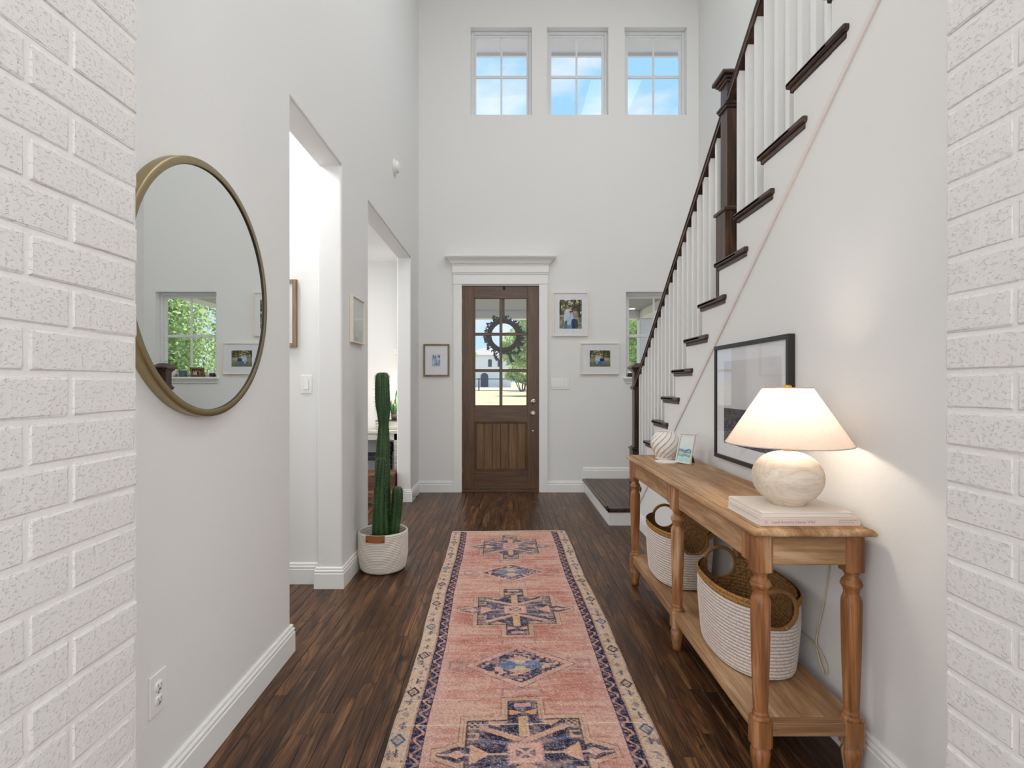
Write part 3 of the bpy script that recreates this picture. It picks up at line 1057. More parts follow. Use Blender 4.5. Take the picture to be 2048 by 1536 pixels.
for lx in LX:
    for ly in LYS:
        table_leg(lx, ly)
for y0, y1 in ((LYS[0] + 0.031, LYS[1] - 0.031), (LYS[1] + 0.031, LYS[2] - 0.031)):
    MB().box(LX[0] - 0.022, LX[0] - 0.002, y0 + 0.055, y1 - 0.055, 0.695, 0.795, 0.0015).build('apron', M['pine_y'], tb)
    MB().box(LX[1] + 0.006, LX[1] + 0.026, y0, y1, 0.695, 0.795, 0.0015).build('apron', M['pine_y'], tb)
    for a, b in ((y0, y0 + 0.0545), (y1 - 0.0545, y1)):
        MB().box(LX[0] - 0.024, LX[0] - 0.002, a, b, 0.690, 0.795, 0.0015).build('corner_block', M['pine_z'], tb)
for y in (LYS[0], LYS[2]):
    MB().box(LX[0] + 0.031, LX[1] - 0.031, y - 0.022, y - 0.002, 0.695, 0.795, 0.0015).build('apron', M['pine_x'], tb)
    MB().box(LX[0] + 0.031, LX[1] - 0.031, y - 0.021, y + 0.012, 0.143, 0.186, 0.0015).build('shelf_rail', M['pine_x'], tb)
for x, s in ((LX[0], -1), (LX[1], 1)):
    for y0, y1 in ((LYS[0] + 0.031, LYS[1] - 0.031), (LYS[1] + 0.031, LYS[2] - 0.031)):
        a, b = sorted((x + s * 0.022, x - s * 0.006))
        m = MB(); m.box(a, b, y0, y1, 0.143, 0.176, 0.0015)
        a, b = sorted((x + s * 0.0245, x - s * 0.006)); m.box(a, b, y0, y1, 0.178, 0.189, 0.002)
        m.build('shelf_rail', M['pine_y'], tb)
xs = np.linspace(LX[0] - 0.004, LX[1] + 0.004, 5)
for i in range(4):
    MB().box(xs[i] + 0.0003, xs[i + 1] - 0.0003, LYS[0] + 0.013, LYS[2] - 0.013, 0.168, 0.188, 0.001).build('shelf_board', M['pine_y'], tb)

# ------------------------------------------------------------------ rope baskets on the shelf
def rope_basket(cx, cy, label, rot=0.0):
    root = thing('storage_basket', label, 'basket', (cx, cy, 0.1885), 'white rope baskets on the console shelf')
    ax, by = 0.158, 0.268
    H = 0.300
    rows = 20; seg = 144
    ring_r = 0.071; zr = 0.270
    RING = [(0.0, by - 0.004), (0.0, -(by - 0.004))]

    def wall(za, zb, nrow, inset, amp, name, mat, hole):
        mb = MB(); v = []; f = []
        npr = 4
        zs = []
        for r in range(nrow):
            for q in range(npr):
                zs.append((za + (zb - za) * (r + q / npr) / nrow, math.sin(PI * q / npr)))
        zs.append((zb, 0))
        for z, bmp in zs:
            t = z / H
            k = 0.90 + 0.10 * min(1.0, t * 1.6) ** 0.7
            if z < 0.02: k -= 0.05 * (1 - z / 0.02) ** 2
            for s in range(seg):
                a = 2 * PI * s / seg
                r = k - inset + amp * bmp
                # superellipse plan
                ca, sa = math.cos(a), math.sin(a)
                e = 0.86
                px = math.copysign(abs(ca) ** e, ca); py = math.copysign(abs(sa) ** e, sa)
                v.append((cx + px * ax * r, cy + py * by * r, 0.1885 + z))
        for i in range(len(zs) - 1):
            for s in range(seg):
                s2 = (s + 1) % seg
                q = (i * seg + s, i * seg + s2, (i + 1) * seg + s2, (i + 1) * seg + s)
                if hole:
                    mx = sum(v[w][0] for w in q) / 4 - cx; my = sum(v[w][1] for w in q) / 4 - cy; mz = sum(v[w][2] for w in q) / 4 - 0.1885
                    if abs(my) > by * 0.6 and math.hypot(mx, mz - zr) < ring_r - 0.003:
                        continue
                f.append(q)
        mb.add(v, f, True)
        return mb.build(name, mat, root, normals=True)

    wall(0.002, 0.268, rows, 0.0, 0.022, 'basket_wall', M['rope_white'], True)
    wall(0.268, H, 2, -0.006, 0.028, 'rim_band', M['rope_jute'], True)
    wall(0.004, H - 0.002, rows, 0.048, -0.018, 'lining', M['jute_in'], True)
    b = MB(); pr = []
    b.lathe([(0.001, 0.0), (0.80, 0.0), (0.86, 0.004), (0.80, 0.008), (0.001, 0.008)], (cx, cy, 0.1885), 48, ax, by)
    b.build('basket_floor', M['jute_in'], root)
    for sx in (1, -1):
        m = MB(); pts = []
        for k in range(40):
            a = 2 * PI * k / 40
            rx = ring_r * math.cos(a)
            pts.append((cx + rx, cy + sx * (by * 0.985 - 0.9 * rx * rx), 0.1885 + zr + ring_r * math.sin(a)))
        m.tube(pts, 0.0085, 10, True); m.build('ring_handle', M['handle_wrap'], root)
    return root


rope_basket(0.985, 2.215, 'white rope basket with jute rim nearest the lamp end of the shelf')
rope_basket(0.985, 3.075, 'white rope basket with jute rim behind the middle table leg')

# ------------------------------------------------------------------ books, lamp, vase, coaster, small frame
def book(label, x0, x1, y0, y1, z0, z1, cover, spine_front):
    root = thing('book', label, 'book', ((x0 + x1) / 2, (y0 + y1) / 2, z0), None)
    t = 0.0026
    MB().box(x0, x1, y0, y1, z1 - t, z1, 0.0008).build('cover', cover, root)
    MB().box(x0, x1, y0, y1, z0, z0 + t, 0.0008).build('cover', cover, root)
    if spine_front:
        MB().box(x0, x1, y0, y0 + t, z0 + t, z1 - t).build('spine', cover, root)
        MB().box(x0 + 0.004, x1 - 0.004, y0 + t, y1 - 0.004, z0 + t, z1 - t).build('pages', M['paper'], root)
    else:
        MB().box(x0, x1, y1 - t, y1, z0 + t, z1 - t).build('spine', cover, root)
        MB().box(x0 + 0.004, x1 - 0.005, y0 + 0.004, y1 - t, z0 + t, z1 - t).build('pages', M['paper'], root)
    return root


def text_mesh(s, size, name, mat, parent, M4):
    cu = bpy.data.curves.new('txt', 'FONT'); cu.body = s; cu.size = size; cu.extrude = 0.0002
    o = bpy.data.objects.new('txt', cu); COL.objects.link(o)
    dg = bpy.context.evaluated_depsgraph_get()
    me = bpy.data.meshes.new_from_object(o.evaluated_get(dg))
    bpy.data.objects.remove(o); bpy.data.curves.remove(cu)
    me.name = name
    me.materials.clear(); me.materials.append(mat)
    org = Vector(ORG[parent.name])
    me.transform(Matrix.Translation(-org) @ M4)
    ob = bpy.data.objects.new(name, me); COL.objects.link(ob); ob.parent = parent
    ORG[ob.name] = tuple(org)
    return ob


b1 = book('blush hardcover book with a titled spine, lower of the two under the lamp', 0.8177, 1.142, 1.735, 1.993, 0.8203, 0.8463, M['book_pink'], True)
FACE = Matrix.Rotation(PI / 2, 4, 'X')
text_mesh('Land America Leaves Wild', 0.0128, 'spine_title', M['ink'], b1, Matrix.Translation((0.858, 1.7348, 0.8292)) @ FACE)
mk = MB()
for k, x in enumerate((0.835, 0.8365, 0.841, 0.8425)):
    mk.box(x, x + 0.0006, 1.7346, 1.7352, 0.8270, 0.8395)
for r, (za, n) in enumerate(((0.8372, 9), (0.8302, 8))):
    rq = random.Random(r); x = 1.073
    for k in range(n):
        w = rq.uniform(0.003, 0.0065); mk.box(x, x + w, 1.7346, 1.7352, za, za + 0.0011 + rq.uniform(0, 0.0008)); x += w + 0.0012
tag(mk.build('spine_mark', M['ink'], b1), kind='stuff')
book('cream hardcover book directly under the lamp base', 0.829, 1.124, 1.745, 2.002, 0.8465, 0.8625, M['book_cover'], False)

LPX, LPY = 0.979, 1.872
lp = thing('table_lamp', 'round whitewashed wood table lamp with lit cream cone shade', 'lamp', (LPX, LPY, 0.8627))
prof = []
for k in range(0, 25):
    a = -PI / 2 + PI * k / 24
    r = 0.1145 * math.cos(a) ** 0.86 if k not in (0, 24) else 0
    z = 0.0925 + 0.0905 * math.sin(a)
    prof.append((max(r, 0.001), z))
prof = [(0.045, 0.0), (0.056, 0.0)] + [p for p in prof if p[0] > 0.058 or p[1] > 0.1]
MB().lathe(prof, (LPX, LPY, 0.8627), 48).build('lamp_base', M['lamp_wood'], lp)
MB().lathe([(0.0145, 0.178), (0.0145, 0.200), (0.0125, 0.202), (0.0125, 0.218), (0.016, 0.220), (0.016, 0.255)], (LPX, LPY, 0.8627), 20).build('lamp_neck', M['brass'], lp)
SZ0, SZ1, SR0, SR1 = 1.070, 1.264, 0.201, 0.079
sh = MB()
sh.lathe([(SR0 - 0.001, SZ0), (SR0, SZ0), (SR1, SZ1), (SR1 - 0.001, SZ1)], (LPX, LPY, 0), 64, cap=False)
sh.build('lamp_shade', M['shade'], lp)
hm = MB()
for r, z in ((SR0 - 0.0005, SZ0 + 0.001), (SR1 - 0.0005, SZ1 - 0.001)):
    hm.tube([(LPX + r * math.cos(2 * PI * k / 48), LPY + r * math.sin(2 * PI * k / 48), z) for k in range(48)], 0.0018, 6, True)
hm.build('shade_hem', M['shade'], lp)
hp = MB()
for k in range(3):
    a = k * 2 * PI / 3 + 0.5
    hp.tube([(LPX, LPY, SZ1 - 0.012), (LPX + (SR1 - 0.001) * math.cos(a), LPY + (SR1 - 0.001) * math.sin(a), SZ1 - 0.003)], 0.0016, 6)
for s in (-1, 1):
    hp.tube([(LPX + s * 0.012, LPY, 1.10), (LPX + s * 0.045, LPY, 1.14), (LPX + s * 0.045, LPY, 1.20), (LPX + s * 0.02, LPY, 1.245), (LPX, LPY, 1.254)], 0.0017, 6)
hp.build('harp', M['brass'], lp)
MB().lathe([(0.006, 1.252), (0.006, 1.262), (0.0135, 1.265), (0.0135, 1.271), (0.006, 1.274)], (LPX, LPY, 0), 16).build('finial', M['brass'], lp)
bl = MB(); bl.lathe([(0.012, 0), (0.014, 0.015), (0.026, 0.035), (0.030, 0.055), (0.024, 0.075), (0.008, 0.084)], (LPX, LPY, 1.115), 20)
bl.build('bulb', M['bulb'], lp)
pd = bpy.data.lights.new('bulb_light', 'POINT'); pd.energy = 22.0; pd.color = (1.0, 0.89, 0.75); pd.shadow_soft_size = 0.032
po = bpy.data.objects.new('bulb_light', pd); COL.objects.link(po); po.parent = lp
po.location = (0, 0, 1.165 - 0.8627)
# cord: over the back of the books, down behind the table, a loop at the end
def smooth_path(P, n=8):
    out = []
    P = [Vector(p) for p in P]
    for i in range(len(P) - 1):
        p0 = P[max(i - 1, 0)]; p1 = P[i]; p2 = P[i + 1]; p3 = P[min(i + 2, len(P) - 1)]
        for k in range(n):
            t = k / n
            out.append(tuple(0.5 * ((2 * p1) + (-p0 + p2) * t + (2 * p0 - 5 * p1 + 4 * p2 - p3) * t * t + (-p0 + 3 * p1 - 3 * p2 + p3) * t ** 3)))
    out.append(tuple(P[-1]))
    return out


CP = [(1.07, 1.93, 0.868), (1.10, 1.95, 0.867), (1.135, 1.985, 0.862), (1.165, 2.01, 0.838), (1.1795, 2.01, 0.815), (1.184, 1.995, 0.76), (1.184, 1.975, 0.66),
      (1.184, 1.975, 0.60), (1.184, 2.005, 0.47), (1.184, 2.04, 0.36), (1.184, 2.055, 0.285), (1.184, 2.03, 0.235), (1.184, 2.005, 0.205), (1.183, 1.985, 0.215),
      (1.182, 1.99, 0.245), (1.183, 2.02, 0.27), (1.183, 2.07, 0.285), (1.186, 2.13, 0.287), (1.189, 2.2, 0.288)]
MB().tube(smooth_path(CP), 0.0028, 8).build('lamp_cord', M['cord'], lp)

# swirl vase
VX, VY, VZ = 0.986, 3.315, 0.8203
vs = thing('vase', 'white ceramic swirl vase with beige twisting lines at the far table end', 'vase', (VX, VY, VZ))
vp = [(0.050, 0.0), (0.056, 0.002), (0.058, 0.010), (0.068, 0.028), (0.080, 0.048), (0.088, 0.068), (0.092, 0.085), (0.091, 0.102), (0.085, 0.122), (0.074, 0.142), (0.060, 0.158), (0.054, 0.165)]
zz = np.linspace(0, 0.165, 56); rz = np.interp(zz, [p[1] for p in vp], [p[0] for p in vp])
seg = 168; nsw = 14
mb = MB(); v = []; cols = []
for z, r in zip(zz, rz):
    tw = 2.0 * (z / 0.165) ** 0.85
    for k in range(seg):
        a = 2 * PI * k / seg
        ph = ((a - tw) * nsw / (2 * PI)) % 1.0
        amp = 0.055 * math.sin(PI * min(1, max(0, z / 0.165)) ) ** 0.5
        saw = (ph if ph < 0.82 else (1 - ph) / 0.18 * 0.82)
        rr_ = r * (1 - amp + amp * saw * 1.4)
        v.append((VX + rr_ * math.cos(a), VY + rr_ * math.sin(a), VZ + z))
        line = ph > 0.84 or ph < 0.03
        cols.append(srgb(206, 186, 162) if line else srgb(232, 228, 224))
f = []
for i in range(len(zz) - 1):
    for k in range(seg):
        k2 = (k + 1) % seg
        f.append((i * seg + k, i * seg + k2, (i + 1) * seg + k2, (i + 1) * seg + k))
f.append(tuple(reversed(range(seg))))
mb.add(v, f, True); mb.col = cols
mb.build('vase_body', M['vase'], vs)
MB().lathe([(0.0535, 0.1645), (0.050, 0.166), (0.049, 0.160), (0.066, 0.14), (0.080, 0.09), (0.050, 0.012), (0.001, 0.01)], (VX, VY, VZ), 48, cap=False).build('vase_inside', M['ceramic'], vs)
MB().lathe([(0.052, 0.0), (0.060, 0.0), (0.061, 0.005), (0.057, 0.008)], (VX, VY, VZ), 48, cap=False).build('foot_ring', M['vase'] if False else M['ceramic'], vs)

cm = MB()
oc = [(math.cos(PI / 8 + k * PI / 4) * 0.066, math.sin(PI / 8 + k * PI / 4) * 0.078) for k in range(8)]
CX, CY = 0.936, 3.135
cm.prism(oc, lambda p, q, t: (CX + p * (0.94 if t == 0 else 1), CY + q * (0.94 if t == 0 else 1), 0.8203 + 0.0085 * t))
cm.prism([(p * 0.9, q * 0.9) for p, q in oc], lambda p, q, t: (CX + p, CY + q, 0.8287 + 0.0012 * t))
tag(cm.build('coaster', M['ceramic'], loc=(CX, CY, 0.8203)), 'white octagonal marble coaster lying in front of the swirl vase', 'coaster')


# ------------------------------------------------------------------ painted prints (colour per vertex)
def lin(a):
    a = np.asarray(a, dtype=float) / 255.0
    return np.where(a <= 0.04045, a / 12.92, ((a + 0.055) / 1.055) ** 2.4)


def vnoise(u, v, fu, fv, seed):
    g = np.random.RandomState(seed).rand(int(fv) + 3, int(fu) + 3)
    x = np.clip(u, 0, 1) * fu; y = np.clip(v, 0, 1) * fv
    i = np.floor(x).astype(int); j = np.floor(y).astype(int)
    a = x - i; b = y - j
    a = a * a * (3 - 2 * a); b = b * b * (3 - 2 * b)
    return (g[j, i] * (1 - a) + g[j, i + 1] * a) * (1 - b) + (g[j + 1, i] * (1 - a) + g[j + 1, i + 1] * a) * b


def lerp(c, mask, col):
    m = np.clip(mask, 0, 1)[..., None]
    return c * (1 - m) + np.asarray(col, float) * m


def print_part(parent, T, u0, u1, w0, w1, fn, nu, nv, n_off, name='print'):
    U, V = np.meshgrid(np.linspace(0, 1, nu), np.linspace(0, 1, nv))
    c = fn(U, V)
    c = np.clip(c, 0, 255)
    rgba = np.ones((nv, nu, 4)); rgba[..., :3] = lin(c)
    mb = MB()
    verts = [T(u0 + (u1 - u0) * U[j, i], w0 + (w1 - w0) * V[j, i], n_off) for j in range(nv) for i in range(nu)]
    faces = [(j * nu + i, j * nu + i + 1, (j + 1) * nu + i + 1, (j + 1) * nu + i) for j in range(nv - 1) for i in range(nu - 1)]
    mb.add(verts, faces); mb.col = rgba.reshape(-1, 4)
    return mb.build(name, M['print'], parent, normals=False)


def foliage(U, V, seed):
    n = vnoise(U, V, 7, 9, seed) * 0.5 + vnoise(U, V, 19, 24, seed + 1) * 0.5
    c = np.zeros(U.shape + (3,)) + np.array([66, 68, 50])
    c = lerp(c, (n - 0.42) * 6, (132, 130, 84)); c = lerp(c, (n - 0.62) * 8, (226, 222, 190))
    for x in (0.06, 0.70, 0.9):
        c = lerp(c, 1.0 * (np.abs(U - x - 0.02 * np.sin(V * 7)) < 0.03), (56, 46, 36))
    return c


def blob(c, U, V, x, y, rx, ry, col, p=2.0):
    d = np.abs((U - x) / rx) ** p + np.abs((V - y) / ry) ** p
    return lerp(c, (1.12 - d) * 9, col)


def art_family(U, V):
    c = foliage(U, V, 3)
    g = vnoise(U, V, 20, 16, 8)
    c = lerp(c, (0.42 - V) * 14, (112, 122, 92)); c = lerp(c, ((0.40 - V) * 12) * (g > 0.55), (150, 156, 130))
    skin = (196, 150, 128)
    c = blob(c, U, V, 0.22, 0.44, 0.24, 0.045, (178, 150, 136))
    c = blob(c, U, V, 0.40, 0.38, 0.19, 0.30, (206, 214, 226), 3)
    c = blob(c, U, V, 0.30, 0.10, 0.07, 0.18, (92, 106, 134), 3)
    c = blob(c, U, V, 0.48, 0.72, 0.062, 0.065, skin); c = blob(c, U, V, 0.48, 0.77, 0.062, 0.034, (66, 48, 38))
    c = blob(c, U, V, 0.70, 0.34, 0.13, 0.26, (150, 140, 140), 3)
    c = blob(c, U, V, 0.68, 0.61, 0.055, 0.06, skin); c = blob(c, U, V, 0.70, 0.64, 0.06, 0.045, (120, 88, 58))
    c = blob(c, U, V, 0.50, 0.24, 0.15, 0.26, (176, 202, 228), 3)
    c = blob(c, U, V, 0.51, 0.545, 0.058, 0.058, skin); c = blob(c, U, V, 0.51, 0.59, 0.06, 0.03, (60, 46, 38))
    c = blob(c, U, V, 0.68, 0.14, 0.15, 0.20, (44, 56, 92), 3)
    c = blob(c, U, V, 0.73, 0.375, 0.05, 0.05, skin); c = blob(c, U, V, 0.73, 0.41, 0.052, 0.028, (150, 116, 76))
    c = blob(c, U, V, 0.46, 0.03, 0.10, 0.10, (108, 134, 166), 3)
    return c + (vnoise(U, V, 40, 50, 5)[..., None] - 0.5) * 46


def art_family2(U, V):
    c = foliage(U, V, 31)
    c = lerp(c, (0.62 - V) * 12, (150, 142, 106)); c = lerp(c, (0.3 - V) * 10, (112, 118, 78))
    skin = (196, 150, 128)
    c = blob(c, U, V, 0.78, 0.46, 0.16, 0.07, (190, 160, 140))
    c = blob(c, U, V, 0.40, 0.44, 0.14, 0.17, (186, 206, 226), 3); c = blob(c, U, V, 0.44, 0.69, 0.05, 0.07, skin)
    c = blob(c, U, V, 0.44, 0.75, 0.05, 0.035, (80, 56, 42))
    c = blob(c, U, V, 0.58, 0.56, 0.045, 0.07, skin); c = blob(c, U, V, 0.60, 0.40, 0.11, 0.12, (36, 44, 76), 3)
    c = blob(c, U, V, 0.46, 0.22, 0.28, 0.11, (78, 104, 142), 3); c = blob(c, U, V, 0.70, 0.24, 0.12, 0.09, (96, 122, 158), 3)
    c = blob(c, U, V, 0.35, 0.28, 0.06, 0.10, (150, 176, 206))
    return c + (vnoise(U, V, 44, 36, 6)[..., None] - 0.5) * 46


def art_blue(U, V):
    n = vnoise(U, V, 6, 8, 51); n2 = vnoise(U, V, 14, 18, 52)
    c = np.zeros(U.shape + (3,)) + np.array([206, 214, 226])
    c = lerp(c, (n - 0.35) * 2.5, (128, 156, 204)); c = lerp(c, (n2 - 0.6) * 5, (70, 96, 150))
    c = lerp(c, (0.3 - V) * 3 * n2, (96, 150, 160))
    for x, h in ((0.2, 0.95), (0.42, 0.84), (0.85, 0.9)):
        c = blob(c, U, V, x + (V - 0.8) * 0.2, h - 0.1, 0.05, 0.12, (60, 70, 120))
    edge = np.minimum(np.minimum(U, 1 - U), np.minimum(V, 1 - V))
    return lerp(c, (0.10 + 0.10 * n2 - edge) * 9, (228, 230, 234))


def art_sea(U, V):
    hz = 0.43
    sky = 226 - 20 * vnoise(U, V, 3, 3, 71)
    w = vnoise(U, V, 30, 110, 72) * 0.6 + vnoise(U, V, 70, 160, 73) * 0.4
    depth = np.clip((hz - V) / hz, 0, 1)
    sea = 84 - 8 * depth + (w - 0.5) * (70 + 120 * depth)
    g = np.where(V > hz, sky, np.clip(sea, 24, 190))
    c = np.repeat(g[..., None], 3, axis=2)
    c[..., 2] += np.where(V > hz, 2, 6)
    return c


def art_pale(U, V):
    n = vnoise(U, V, 5, 6, 61); n2 = vnoise(U, V, 14, 14, 62)
    c = np.zeros(U.shape + (3,)) + np.array([238, 240, 242])
    return lerp(c, (0.62 - U * 0.7 - V * 0.8 + (n - .5) * 0.7) * 2.0 * (n2 > 0.42), (186, 204, 190))


def art_shore(U, V):
    n = vnoise(U, V, 4, 7, 91); n2 = vnoise(U, V, 9, 16, 92)
    c = np.zeros(U.shape + (3,)) + np.array([226, 228, 226])
    c = lerp(c, (0.78 - V + (n - .5) * 0.3) * 2.2, (196, 224, 222))
    c = lerp(c, (1 - np.abs(V - 0.44 - (n - .5) * 0.14) / 0.07) * 1.2, (104, 138, 176))
    c = lerp(c, (1 - np.abs(V - 0.36 - (n2 - .5) * 0.1) / 0.05) * 0.9, (134, 116, 160))
    c = lerp(c, (1 - np.abs(V - 0.25 - (n2 - .5) * 0.08) / 0.06) * 0.9, (92, 150, 108))
    c = lerp(c, (0.2 - V) * 4, (150, 206, 204)); c = lerp(c, (0.06 - V + (n2 - .5) * 0.08) * 12, (232, 236, 232))
    for x in (0.5, 0.58, 0.66, 0.72):
        c = blob(c, U, V, x, 0.44, 0.018, 0.022, (40, 60, 90))
    return c


def framed(name, label, cat, T, org, w, h, fw, depth, matw, art, res, frame_mat, glass=True, group=None, inset=0.006, mat_inset=None):
    """T(u, w, n): u to the right, w up, n out of the wall; art box given as (u0, u1, w0, w1)"""
    root = thing(name, label, cat, org, group)
    f = MB()
    f.box(0, fw, 0, h, 0, depth, 0.0012, T=lambda a, b, c: T(a, b, c))
    f.box(w - fw, w, 0, h, 0, depth, 0.0012, T=lambda a, b, c: T(a, b, c))
    f.box(fw, w - fw, 0, fw, 0, depth, 0.0012, T=lambda a, b, c: T(a, b, c))
    f.box(fw, w - fw, h - fw, h, 0, depth, 0.0012, T=lambda a, b, c: T(a, b, c))
    f.build('frame', frame_mat, root)
    MB().box(fw * 0.5, w - fw * 0.5, fw * 0.5, h - fw * 0.5, 0.001, depth - inset - 0.004, T=lambda a, b, c: T(a, b, c)).build('mat_board', M['mat_board'], root)
    a0, a1, b0, b1 = art[1]
    print_part(root, T, a0, a1, b0, b1, art[0], res[0], res[1], depth - inset - 0.0034)
    if glass:
        g = depth - inset
        MB().add([T(fw, fw, g), T(w - fw, fw, g), T(w - fw, h - fw, g), T(fw, h - fw, g)], [(0, 1, 2, 3)]).build('glass', M['pic_glass'], root)
    return root


def on_front(x0, z0): return lambda u, w, n: (x0 + u, D - 0.001 - n, z0 + w)
def on_left(y0, z0): return lambda u, w, n: (WL + 0.001 + n, y0 + u, z0 + w)
def on_right(y1, z0): return lambda u, w, n: (WR - 0.001 - n, y1 - u, z0 + w)


framed('picture_frame', 'walnut framed blue botanical watercolour left of the front door', 'picture', on_front(-0.961, 1.366), (-0.808, D, 1.366), 0.306, 0.382, 0.020, 0.022, 0,
       (art_blue, (0.093, 0.205, 0.106, 0.268)), (40, 56), M['walnut_frame'])
framed('picture_frame', 'tall cream framed photograph of a standing family, upper one right of the door', 'picture', on_front(0.563, 1.839), (0.77, D, 1.839), 0.415, 0.518, 0.013, 0.026, 0,
       (art_family, (0.078, 0.340, 0.089, 0.430)), (72, 92), M['cream_frame'])
framed('picture_frame', 'wide cream framed photograph of a seated family, below the tall one', 'picture', on_front(0.887, 1.390), (1.117, D, 1.390), 0.459, 0.371, 0.013, 0.026, 0,
       (art_family2, (0.111, 0.353, 0.091, 0.283)), (72, 60), M['cream_frame'])
framed('picture_frame', 'black framed seascape photograph hanging above the console table', 'picture', on_right(3.0105, 0.875), (WR, 2.616, 0.875), 0.788, 0.610, 0.021, 0.029, 0,
       (art_sea, (0.114, 0.7185, 0.088, 0.522)), (150, 130), M['black'])
framed('picture_frame', 'small square cream frame with reflecting glass on the pier between the openings', 'picture', on_left(3.545, 1.553), (WL, 3.69, 1.553), 0.300, 0.310, 0.010, 0.024, 0,
       (art_pale, (0.014, 0.286, 0.014, 0.296)), (40, 40), M['cream_frame'])  # print painted pale with green, standing in for the reflected door and tree
framed('picture_frame', 'wood framed picture half hidden inside the side passage', 'picture', lambda u, w, n: (-1.65 + u, 3.459 - n, 1.512 + w), (-1.49, 3.46, 1.512), 0.321, 0.432, 0.026, 0.022, 0,
       (art_pale, (0.08, 0.24, 0.10, 0.33)), (24, 24), M['walnut_frame'])

# leaning little frame on the console
BLc = Vector((0.999, 3.150, 0.8206)); BRc = Vector((1.050, 3.045, 0.8206))
ud = (BRc - BLc).normalized(); nd = Vector((ud.y, -ud.x, 0)); nd = nd if nd.x < 0 else -nd
up = (Vector((0, 0, 0.170)) - nd * 0.042).normalized()
nn = ud.cross(up); nn = nn if nn.x < 0 else -nn
off = nn * 0.0
TF = lambda u, w, n: tuple(BLc + ud * u + up * w + nn * n)
sf = framed('picture_frame', 'small pearly frame with a seashore painting leaning beside the vase', 'picture', TF, tuple(BLc), (BRc - BLc).length, 0.175, 0.0065, 0.012, 0,
            (art_shore, (0.007, 0.110, 0.007, 0.168)), (40, 64), M['pearl'], True, inset=0.003)
MB().add([TF(0.05, 0.13, 0), TF(0.07, 0.13, 0), tuple(BLc + ud * 0.07 - nd * 0.075 + Vector((0, 0, 0.0))), tuple(BLc + ud * 0.05 - nd * 0.075)], [(0, 1, 2, 3)]).build('stand', M['dark_slot'], sf)

# ------------------------------------------------------------------ round mirror
MX, MYc, MZc, MR = WL, 1.816, 1.589, 0.420
mr = thing('wall_mirror', 'large round wall mirror with aged brass frame on the left wall', 'mirror', (WL, MYc, MZc))
prof = [(MR, 0.001), (MR + 0.001, 0.004), (MR + 0.001, 0.034), (MR - 0.002, 0.037), (MR - 0.022, 0.037), (MR - 0.0228, 0.0365), (MR - 0.0228, 0.036), (MR - 0.0228, 0.020)]
MB().lathe(prof, (0, 0, 0), 128, smooth=True, cap=False, T=lambda a, b, c: (MX + c, MYc + a, MZc + b)).build('frame', M['bronze'], mr).data.polygons.foreach_set('use_smooth', [True] * (7 * 128))
MB().lathe([(MR - 0.0226, 0.0362), (MR - 0.0236, 0.0355), (MR - 0.0236, 0.028)], (0, 0, 0), 128, cap=False, T=lambda a, b, c: (MX + c, MYc + a, MZc + b)).build('inner_lip', M['dark_slot'], mr)
gv = [(MX + 0.031, MYc + (MR - 0.0235) * math.cos(2 * PI * k / 128), MZc + (MR - 0.0235) * math.sin(2 * PI * k / 128)) for k in range(128)]
MB().add(gv, [tuple(range(128))]).build('mirror_glass', M['mirror'], mr)

# ------------------------------------------------------------------ switches, outlet, sensor
ou = thing('outlet', 'white duplex power outlet low on the left wall', 'outlet', (WL, 1.582, 0.373))
MB().box(WL, WL + 0.006, 1.545, 1.620, 0.313, 0.433, 0.0025, 2).build('cover_plate', M['white_plastic'], ou)
for zc in (0.393, 0.353):
    so = MB(); so.lathe([(0.017, 0.0), (0.017, 0.0088), (0.0155, 0.0095), (0.001, 0.0095)], (0, 0, 0), 24, cap=False,
                        T=lambda a, b, c: (WL + c, 1.5825 + a, zc + max(-0.0135, min(0.0135, b))))
    s = so.build('socket', M['white_plastic'], ou)
    sl = MB(); sl.box(WL + 0.0094, WL + 0.0098, 1.5755, 1.5772, zc - 0.001, zc + 0.008); sl.box(WL + 0.0094, WL + 0.0098, 1.5878, 1.5895, zc - 0.001, zc + 0.008)
    sl.box(WL + 0.0094, WL + 0.0098, 1.581, 1.5848, zc - 0.010, zc - 0.006); sl.build('slot', M['dark_slot'], s)
MB().box(WL + 0.006, WL + 0.0068, 1.580, 1.585, 0.3705, 0.3755, 0.0003).build('screw', M['nickel'], ou)

sw = thing('light_switch', 'white single rocker light switch in the side passage', 'switch', (-1.274, 3.46, 1.277))
def plate_y(root, x0, x1, z0, z1, yw, n, rh):
    MB().box(x0, x1, yw - 0.006, yw, z0, z1, 0.0025, 2).build('cover_plate', M['white_plastic'], root)
    zc = (z0 + z1) / 2
    for k in range(n):
        xc = x0 + (x1 - x0) * (k + 0.5) / n if n > 1 else (x0 + x1) / 2
        if n > 1:
            xc = (x0 + x1) / 2 + (k - (n - 1) / 2) * 0.0462
        MB().box(xc - 0.0185, xc + 0.0185, yw - 0.0068, yw - 0.005, zc - rh - 0.002, zc + rh + 0.002, 0.0005).build('rocker_well', M['mortar'], root)
        MB().add([(xc - 0.0165, yw - 0.0068, zc - rh), (xc + 0.0165, yw - 0.0068, zc - rh), (xc + 0.0165, yw - 0.0075, zc + rh), (xc - 0.0165, yw - 0.0075, zc + rh),
                  (xc - 0.0155, yw - 0.0125, zc - rh + 0.001), (xc + 0.0155, yw - 0.0125, zc - rh + 0.001), (xc + 0.0155, yw - 0.0082, zc + rh - 0.001), (xc - 0.0155, yw - 0.0082, zc + rh - 0.001)],
                 [(0, 1, 5, 4), (1, 2, 6, 5), (2, 3, 7, 6), (3, 0, 4, 7), (4, 5, 6, 7)]).build('rocker', M['white_plastic'], root)


